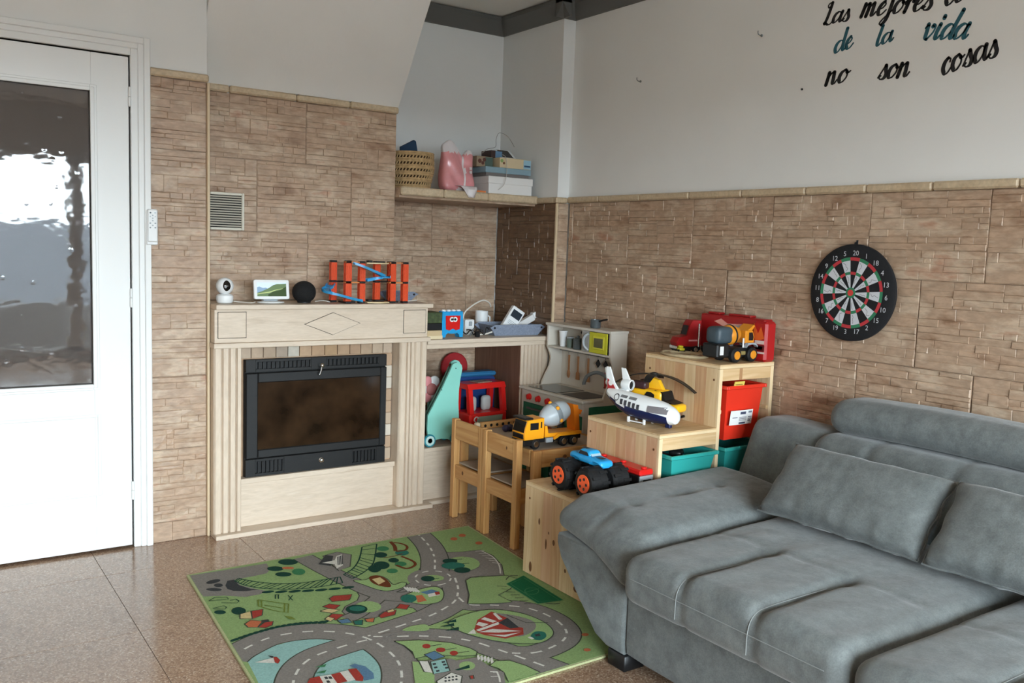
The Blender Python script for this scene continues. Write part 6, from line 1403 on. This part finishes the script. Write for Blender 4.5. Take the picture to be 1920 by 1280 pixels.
def ccw(t):
    a = sum(t[i][0]*t[(i+1) % len(t)][1]-t[(i+1) % len(t)][0]*t[i][1] for i in range(len(t))); return t if a > 0 else t[::-1]
def poly(pts, col, conv=A, outline=None, sm=False):
    w = [wl2(conv(p)) for p in pts]
    if sm: w = [(q.x, q.y) for q in smoothpath([(p[0], p[1], 0) for p in w], 5, True)]
    flat(w, col)
    if outline: ribbon(w+[w[0]], .0045, outline, conv=None)
def ribbon(pts, width, col, conv=A, sm=0, dash=None):
    w = [Vector((*(p if conv is None else wl2(conv(p))), 0)) for p in pts]
    if sm: w = smoothpath(w, sm)
    n = len(w); lay[0] += 1; z = ZR+.000012*lay[0]; b.use(RC[col]); acc = 0
    L = []; R_ = []
    for i in range(n):
        d = w[min(i+1, n-1)]-w[max(i-1, 0)]; d = d.normalized() if d.length > 1e-9 else Vector((1, 0, 0)); nn = Vector((-d.y, d.x, 0))*width/2; L.append(w[i]+nn); R_.append(w[i]-nn)
    for i in range(n-1):
        seg = (w[i+1]-w[i]).length; on = True
        if dash: on = (acc % (dash[0]+dash[1])) < dash[0]
        acc += seg
        if on:
            c = clip(ccw([(p.x, p.y) for p in (L[i], L[i+1], R_[i+1], R_[i])]))
            if c: b.add([(p[0], p[1], z) for p in c], [tuple(range(len(c)))])
def blob(cx, cy, rx, ry, col, conv=A, rot=0.0, n=16):
    pts = []
    for i in range(n):
        a = 2*math.pi*i/n; x, y = rx*math.cos(a), ry*math.sin(a); pts.append((cx+x*math.cos(rot)-y*math.sin(rot), cy+x*math.sin(rot)+y*math.cos(rot)))
    poly(pts, col, conv)
ID = lambda p: p
roads = [  # (centre line in photo pixels, width in metres)
 ([(568, 1044), (612, 1068), (665, 1094), (712, 1113), (760, 1118), (800, 1105)], .085),
 ([(780, 998), (795, 1012), (807, 1027), (815, 1047), (815, 1070)], .115),
 ([(853, 1083), (859, 1104), (853, 1126), (830, 1142), (804, 1155), (765, 1168), (726, 1181), (690, 1192)], .120),
 ([(700, 1193), (740, 1193), (786, 1192), (846, 1195), (890, 1203), (930, 1216), (973, 1231), (1012, 1245), (1050, 1259)], .120),
 ([(860, 1120), (880, 1133), (924, 1134), (986, 1139), (1036, 1158), (1061, 1181), (1056, 1200), (1025, 1217), (995, 1224), (960, 1224)], .100),
 ([(430, 1236), (450, 1221), (500, 1197), (552, 1186), (602, 1183), (652, 1187), (690, 1197), (722, 1215), (745, 1238), (753, 1262), (750, 1290), (735, 1330)], .120),
 ([(548, 1310), (549, 1284), (555, 1263), (568, 1245), (592, 1229), (628, 1216), (665, 1205), (695, 1198)], .110),
 ([(745, 1100), (720, 1112), (700, 1128), (672, 1150), (650, 1160)], .060),
]
layer(); poly([(480, 1085), (700, 1000), (950, 935), (1210, 945), (1400, 960), (1560, 1080), (1600, 1300), (600, 1330), (560, 1240)], 'water')
poly([(1180, 485), (1300, 520), (1420, 575), (1540, 592), (1660, 560), (1720, 530), (1790, 420), (1900, 430), (2000, 600), (1840, 800), (1700, 880), (1560, 960), (1400, 900), (1500, 870), (1690, 790), (1775, 748), (1740, 718), (1640, 700), (1520, 770), (1420, 800), (1250, 785), (1205, 745), (1230, 705), (1320, 660), (1335, 625), (1300, 570), (1200, 510)], 'grey', outline='line')
poly([(45, 478), (640, 383), (665, 430), (640, 458), (540, 480), (400, 505), (440, 545), (560, 575), (640, 590), (590, 615), (480, 635), (320, 625), (165, 632)], 'grey', sm=False)
poly([(500, 290), (640, 285), (770, 270), (860, 310), (925, 380), (942, 455), (770, 460), (660, 480), (560, 470), (440, 420), (470, 330)], 'grey', Bc, outline='line')
blob(430, 478, 185, 75, 'grey', Bc, n=24)
for (c, w) in roads: ribbon(c, w+.010, 'line', ID, 6)
layer()
for (c, w) in roads: ribbon(c, w, 'grey', ID, 6)
blob(430, 478, 178, 70, 'grey', Bc, n=24)
layer()
for k in (1, 2, 3, 4, 5, 6): ribbon(roads[k][0], .0085, 'white', ID, 10, dash=(.040, .034))
rd_ = [wl2(Bc((430+128*math.cos(2*math.pi*i/48), 475+52*math.sin(2*math.pi*i/48)))) for i in range(49)]; ribbon(rd_, .007, 'white', None, 0, (.030, .03))
poly([(330, 550), (345, 515), (395, 505), (430, 545), (520, 575), (580, 580), (480, 592), (390, 590), (345, 575)], 'dark')
for (x, y, rx, ry, ro) in ((240, 520, 55, 14, -.2), (245, 580, 60, 11, .03), (278, 548, 34, 14, 0)): blob(x, y, rx, ry, 'dark', rot=ro)
up1 = [(430, 495), (520, 515), (700, 535), (900, 530), (1100, 500), (1190, 485)]; lo1 = [(400, 515), (470, 545), (600, 570), (800, 578), (1000, 565), (1210, 530)]
up2 = [(1215, 470), (1290, 420), (1335, 350), (1355, 262)]; lo2 = [(1285, 498), (1370, 450), (1440, 380), (1466, 238)]
for (u, l, nt_) in ((up1, lo1, 22), (up2, lo2, 12)):
    ribbon(u, .006, 'dg', A, 6); ribbon(l, .006, 'dg', A, 6)
    U = smoothpath([(*p, 0) for p in u], 10); Lw = smoothpath([(*p, 0) for p in l], 10)
    for i in range(nt_): a, c = U[int(i*(len(U)-1)/(nt_-1))], Lw[int(i*(len(Lw)-1)/(nt_-1))]; ribbon([(a.x, a.y), (c.x, c.y)], .005, 'dg')
for i in range(7): blob(650+i*100, 598-i*i*.9, 48, 9, 'dg', rot=-.1)
hd = smoothpath([(390, 962, 0), (480, 930, 0), (600, 893, 0), (720, 862, 0), (850, 840, 0), (960, 832, 0), (1080, 824, 0)], 3)
for p in hd: blob(p.x, p.y, 26, 9, 'dg', rot=-.25)
for (x, y, rx, ry, c) in ((800, 375, 75, 22, 'dg'), (705, 425, 62, 18, 'dg'), (880, 448, 50, 24, 'mg'), (765, 467, 62, 17, 'dg'), (800, 420, 45, 10, 'orange'), (1512, 275, 46, 18, 'mg'), (1495, 322, 50, 20, 'dg'), (1592, 362, 40, 17, 'dg'), (1655, 305, 52, 20, 'tg'), (1450, 425, 50, 28, 'dg'), (1500, 400, 62, 30, 'dg'), (1645, 390, 45, 18, 'mg'), (1582, 442, 42, 17, 'mg'), (430, 742, 55, 28, 'dg'), (290, 752, 45, 15, 'dg')): blob(x, y, rx, ry, c)
for (pl, w) in (([(1568, 222), (1600, 258), (1606, 292)], .017), ([(1590, 230), (1645, 236), (1690, 256), (1682, 284), (1612, 296)], .012), ([(1650, 332), (1735, 368), (1752, 398), (1690, 424), (1610, 398)], .013), ([(1520, 345), (1600, 330), (1660, 312)], .006)): ribbon(pl, w, 'brown', A, 6)
poly([(1060, 330), (1170, 300), (1275, 320), (1265, 410), (1180, 440)], 'grey', outline='line'); poly([(1030, 392), (1080, 322), (1140, 330), (1120, 405)], 'dark'); poly([(1055, 382), (1150, 362), (1165, 330), (1203, 318), (1212, 400), (1165, 425), (1150, 392)], 'white')
for k in range(4): ribbon([(1172+k*11, 335-k*3), (1176+k*11, 398-k*2)], .004, 'dark')
poly([(1290, 515), (1380, 508), (1470, 478), (1540, 500), (1590, 545), (1650, 528), (1690, 535), (1660, 568), (1560, 592), (1480, 585), (1390, 555)], 'lgreen', outline='line', sm=True); poly([(1410, 490), (1470, 476), (1540, 505), (1572, 560), (1500, 558), (1430, 530)], 'brown', sm=True); poly([(1430, 505), (1490, 490), (1530, 520), (1480, 545)], 'cream')
blob(1400, 712, 100, 42, 'lgreen'); blob(1315, 730, 82, 34, 'dg'); blob(1320, 725, 60, 20, 'tg')
for (p, c) in (([(1110, 650), (1140, 630), (1280, 618), (1262, 660), (1130, 674)], 'red'), ([(1058, 712), (1110, 690), (1192, 700), (1150, 732)], 'red'), ([(1040, 745), (1100, 725), (1190, 735), (1130, 760)], 'cream'), ([(1085, 800), (1130, 765), (1222, 770), (1160, 812)], 'red'), ([(1075, 805), (1100, 785), (1150, 800), (1120, 822)], 'cream'), ([(440, 767), (520, 745), (532, 800), (440, 802)], 'cream'), ([(525, 745), (612, 730), (606, 775), (532, 802)], 'red'), ([(475, 842), (520, 812), (610, 820), (572, 866), (500, 866)], 'orange'), ([(575, 866), (620, 830), (690, 820), (682, 850), (630, 870)], 'red'), ([(600, 815), (650, 808), (660, 822), (610, 832)], 'dark'), ([(1480, 782), (1520, 750), (1612, 735), (1602, 772), (1500, 797)], 'red'), ([(1608, 722), (1640, 690), (1712, 700), (1690, 732)], 'red'), ([(1540, 742), (1590, 728), (1600, 745), (1550, 756)], 'cream'), ([(1375, 805), (1450, 795), (1440, 828), (1390, 825)], 'orange'), ([(1288, 818), (1362, 810), (1356, 848), (1300, 846)], 'tg'), ([(1170, 815), (1250, 800), (1280, 830), (1200, 838)], 'blue')): poly(p, c, outline='line')
for (p, w) in (([(575, 660), (805, 692), (800, 758), (690, 740), (580, 708), (575, 660)], .006), ([(600, 668), (602, 712)], .006), ([(775, 690), (772, 752)], .006), ([(620, 700), (760, 722)], .005), ([(700, 622), (735, 622)], .004), ([(706, 622), (706, 652)], .004), ([(728, 622), (728, 652)], .004), ([(800, 625), (835, 664)], .004), ([(835, 625), (805, 664)], .004), ([(205, 668), (250, 642), (340, 640), (355, 655), (300, 660), (205, 668)], .004), ([(300, 682), (420, 684), (432, 668), (410, 655), (365, 665)], .004), ([(235, 725), (320, 705), (338, 715), (330, 730), (240, 728)], .004)): ribbon(p, w, 'olive' if w > .0045 else 'dg')
poly([(770, 780), (830, 788), (860, 808), (810, 806)], 'olive'); poly([(1490, 920), (1570, 905), (1600, 915), (1520, 945)], 'grey'); poly([(1660, 890), (1720, 860), (1830, 845), (1860, 880), (1800, 895)], 'lgreen', sm=True)
poly([(550, 1130), (690, 1095), (702, 1136)], 'white'); poly([(690, 1090), (715, 1088), (742, 1114), (726, 1140), (702, 1130)], 'red'); poly([(645, 1078), (692, 1084), (684, 1098)], 'dark')
for (p, c) in (([(1262, 1155), (1300, 1140), (1380, 1160), (1440, 1210), (1446, 1252), (1372, 1268), (1335, 1190)], 'blue'), ([(1250, 1182), (1312, 1175), (1366, 1240), (1362, 1272), (1308, 1268)], 'red'), ([(1180, 1205), (1250, 1190), (1306, 1262), (1240, 1278)], 'white'), ([(1122, 1222), (1190, 1205), (1246, 1272), (1172, 1290)], 'red'), ([(1036, 1234), (1122, 1222), (1172, 1290), (1070, 1298)], 'white'), ([(945, 1285), (965, 1250), (1036, 1234), (1072, 1298), (1000, 1310)], 'red')): poly(p, c)
for (x, y) in ((1070, 1240), (1100, 1238), (1085, 1268)): poly([(x, y), (x+22, y-3), (x+36, y+14), (x+12, y+18)], 'dark')
for y in (1150, 1195): poly([(1000, y+18), (1090, y-8), (1075, y+14)], 'mg')
# right half of the rug
for (x, y) in ((580, 195), (640, 170), (760, 225), (1525, 885), (1540, 995)): blob(x, y, 26, 11, 'orange', Bc)
blob(640, 375, 128, 52, 'lgreen', Bc); blob(430, 478, 80, 22, 'lgreen', Bc)
poly([(205, 620), (330, 560), (450, 540), (505, 575), (490, 640), (400, 665), (300, 660)], 'lgreen', Bc, outline='line', sm=True)
for (x, y, rx, ry, c) in ((552, 355, 55, 18, 'dg'), (575, 388, 85, 25, 'tg'), (640, 420, 60, 20, 'dg'), (392, 482, 50, 20, 'dg'), (255, 625, 58, 30, 'tg')): blob(x, y, rx, ry, c, Bc)
for (p, w) in (([(580, 345), (640, 340)], .006), ([(640, 375), (690, 370)], .006), ([(440, 485), (475, 478)], .005)): ribbon(p, w, 'dg', Bc)
for (p, c) in (([(340, 580), (420, 560), (470, 575), (400, 600)], 'blue'), ([(390, 595), (470, 575), (480, 600), (400, 615)], 'white'), ([(440, 580), (475, 575), (480, 595), (450, 600)], 'red'), ([(305, 605), (350, 598), (385, 640), (320, 655)], 'orange')): poly(p, c, Bc)
poly([(665, 495), (700, 475), (960, 458), (1060, 490), (980, 560), (900, 600), (1000, 650), (900, 660), (760, 664), (680, 662), (690, 600)], 'green', Bc, outline='line')
for i in range(6): t = i/5; ribbon([(745+t*120-10, 285+t*80), (800+t*115, 280+t*95)], .0045, 'white', Bc)
ribbon([(775, 280), (860, 325), (905, 385), (915, 445)], .006, 'white', Bc, 5)
poly([(960, 520), (1080, 460), (1365, 636), (1185, 662)], 'field', Bc, outline='mg'); ribbon([(985, 520), (1082, 475), (1335, 635), (1190, 650), (985, 520)], .004, 'mg', Bc); ribbon([(1085, 585), (1190, 555)], .004, 'mg', Bc)
ribbon([(1140+50*math.cos(a), 572+24*math.sin(a)) for a in [i*math.pi/8 for i in range(17)]], .004, 'mg', Bc)
for i in range(7): t = i/6; ribbon([(890+t*195, 535+t*130), (960+t*185, 540+t*118)], .004, 'line', Bc)
ribbon([(955, 490), (985, 462), (1040, 460)], .005, 'line', Bc, 5); ribbon([(1240, 660), (1300, 665), (1345, 660)], .005, 'line', Bc, 5)
poly([(540, 800), (620, 755), (760, 715), (900, 706), (1080, 735), (1220, 790), (1290, 850), (1285, 900), (1200, 945), (1050, 950), (900, 935), (740, 900), (620, 860)], 'lgreen', Bc, outline='line', sm=True)
poly([(850, 740), (1000, 745), (1150, 790), (1160, 850), (1050, 900), (900, 850)], 'grey', Bc, sm=True)
poly([(725, 850), (750, 780), (850, 720), (962, 765), (905, 810), (740, 860)], 'red', Bc); poly([(735, 866), (920, 805), (1078, 838), (1082, 885), (950, 915), (800, 890)], 'red', Bc); poly([(900, 800), (965, 765), (1050, 835), (985, 842)], 'dark', Bc)
for p in ([(775, 775), (800, 760), (890, 790), (860, 800)], [(740, 815), (758, 795), (830, 810), (790, 830)], [(860, 735), (880, 730), (930, 775), (905, 780)], [(760, 868), (860, 845), (1070, 860), (900, 872)], [(820, 885), (940, 888), (1060, 870), (950, 903)], [(740, 852), (900, 795), (905, 812), (760, 862)], [(725, 845), (700, 862), (680, 880), (740, 880)]): poly(p, 'white', Bc)
poly([(1130, 900), (1165, 865), (1230, 868), (1245, 900), (1210, 925), (1150, 920)], 'tg', Bc, sm=True); poly([(1160, 885), (1195, 878), (1205, 895), (1170, 900)], 'dark', Bc); poly([(1110, 905), (1130, 900), (1160, 915), (1140, 922)], 'white', Bc)
for (x, y) in ((560, 785), (545, 812), (580, 840)): poly([(x-65, y+18), (x+35, y-10), (x+38, y+12)], 'dg', Bc)
ribbon([(960, 745), (1100, 800), (1260, 800)], .004, 'line', Bc)
poly([(150, 935), (330, 925), (560, 945), (700, 985), (748, 1010), (740, 1035), (640, 1042), (430, 1030), (300, 1060), (280, 1010), (220, 965)], 'lgreen', Bc, outline='line')
poly([(300, 1080), (560, 1060), (640, 1090), (560, 1160), (440, 1229), (300, 1260)], 'grey', Bc)
poly([(280, 1080), (360, 1090), (440, 1180), (440, 1240), (300, 1240)], 'lgreen', Bc)
poly([(835, 1110), (880, 1075), (980, 1072), (1100, 1110), (1215, 1165), (1200, 1180), (980, 1240), (940, 1160), (900, 1130)], 'lgreen', Bc, outline='line')
poly([(560, 1080), (740, 1050), (830, 1110), (940, 1160), (950, 1240), (600, 1260), (540, 1160)], 'grey', Bc)
for (x, y, rx) in ((382, 970, 30), (485, 997, 35), (580, 1020, 30)): blob(x, y, rx, 17, 'red', Bc); ribbon([(x+rx-4, y), (x+rx+80, y-14)], .004, 'line', Bc)
for (p, c) in (([(365, 1032), (440, 1005), (515, 1045), (430, 1072)], 'blue'), ([(410, 1082), (520, 1060), (552, 1150), (432, 1172)], 'water'), ([(325, 1075), (395, 1078), (432, 1165), (365, 1155)], 'white'), ([(455, 1222), (560, 1160), (640, 1185), (630, 1240), (470, 1260)], 'white'), ([(690, 1185), (720, 1180), (725, 1205), (700, 1208)], 'red')): poly(p, c, Bc, outline='line')
for (x, y) in ((425, 1095), (435, 1120), (450, 1145), (490, 1080), (500, 1100), (515, 1122)): poly([(x, y), (x+24, y-4), (x+28, y+8), (x+4, y+12)], 'dark', Bc)
for i in range(4):
    for j in range(2): blob(520+i*26, 1200+j*22-i*4, 9, 6, 'dark', Bc)
blob(675, 1112, 58, 32, 'lgreen', Bc); poly([(585, 1142), (690, 1105), (695, 1128), (610, 1146)], 'dg', Bc)
for i in range(5): poly([(215+i*19, 548+i*2), (225+i*19, 540+i*2), (262+i*19, 570+i*2), (250+i*19, 578+i*2)], 'white', Bc); poly([(745+i*24, 1040+i*5), (760+i*24, 1030+i*5), (770+i*24, 1062+i*6), (752+i*24, 1074+i*6)], 'white', Bc)
for (p, w) in (([(840, 1155), (890, 1155), (908, 1200), (912, 1230)], .006), ([(845, 1190), (900, 1188)], .004), ([(860, 1160), (900, 1160)], .004)): ribbon(p, w, 'white', Bc)
pr_ = b.build('print', None, rg, recalc=False, smooth=False)
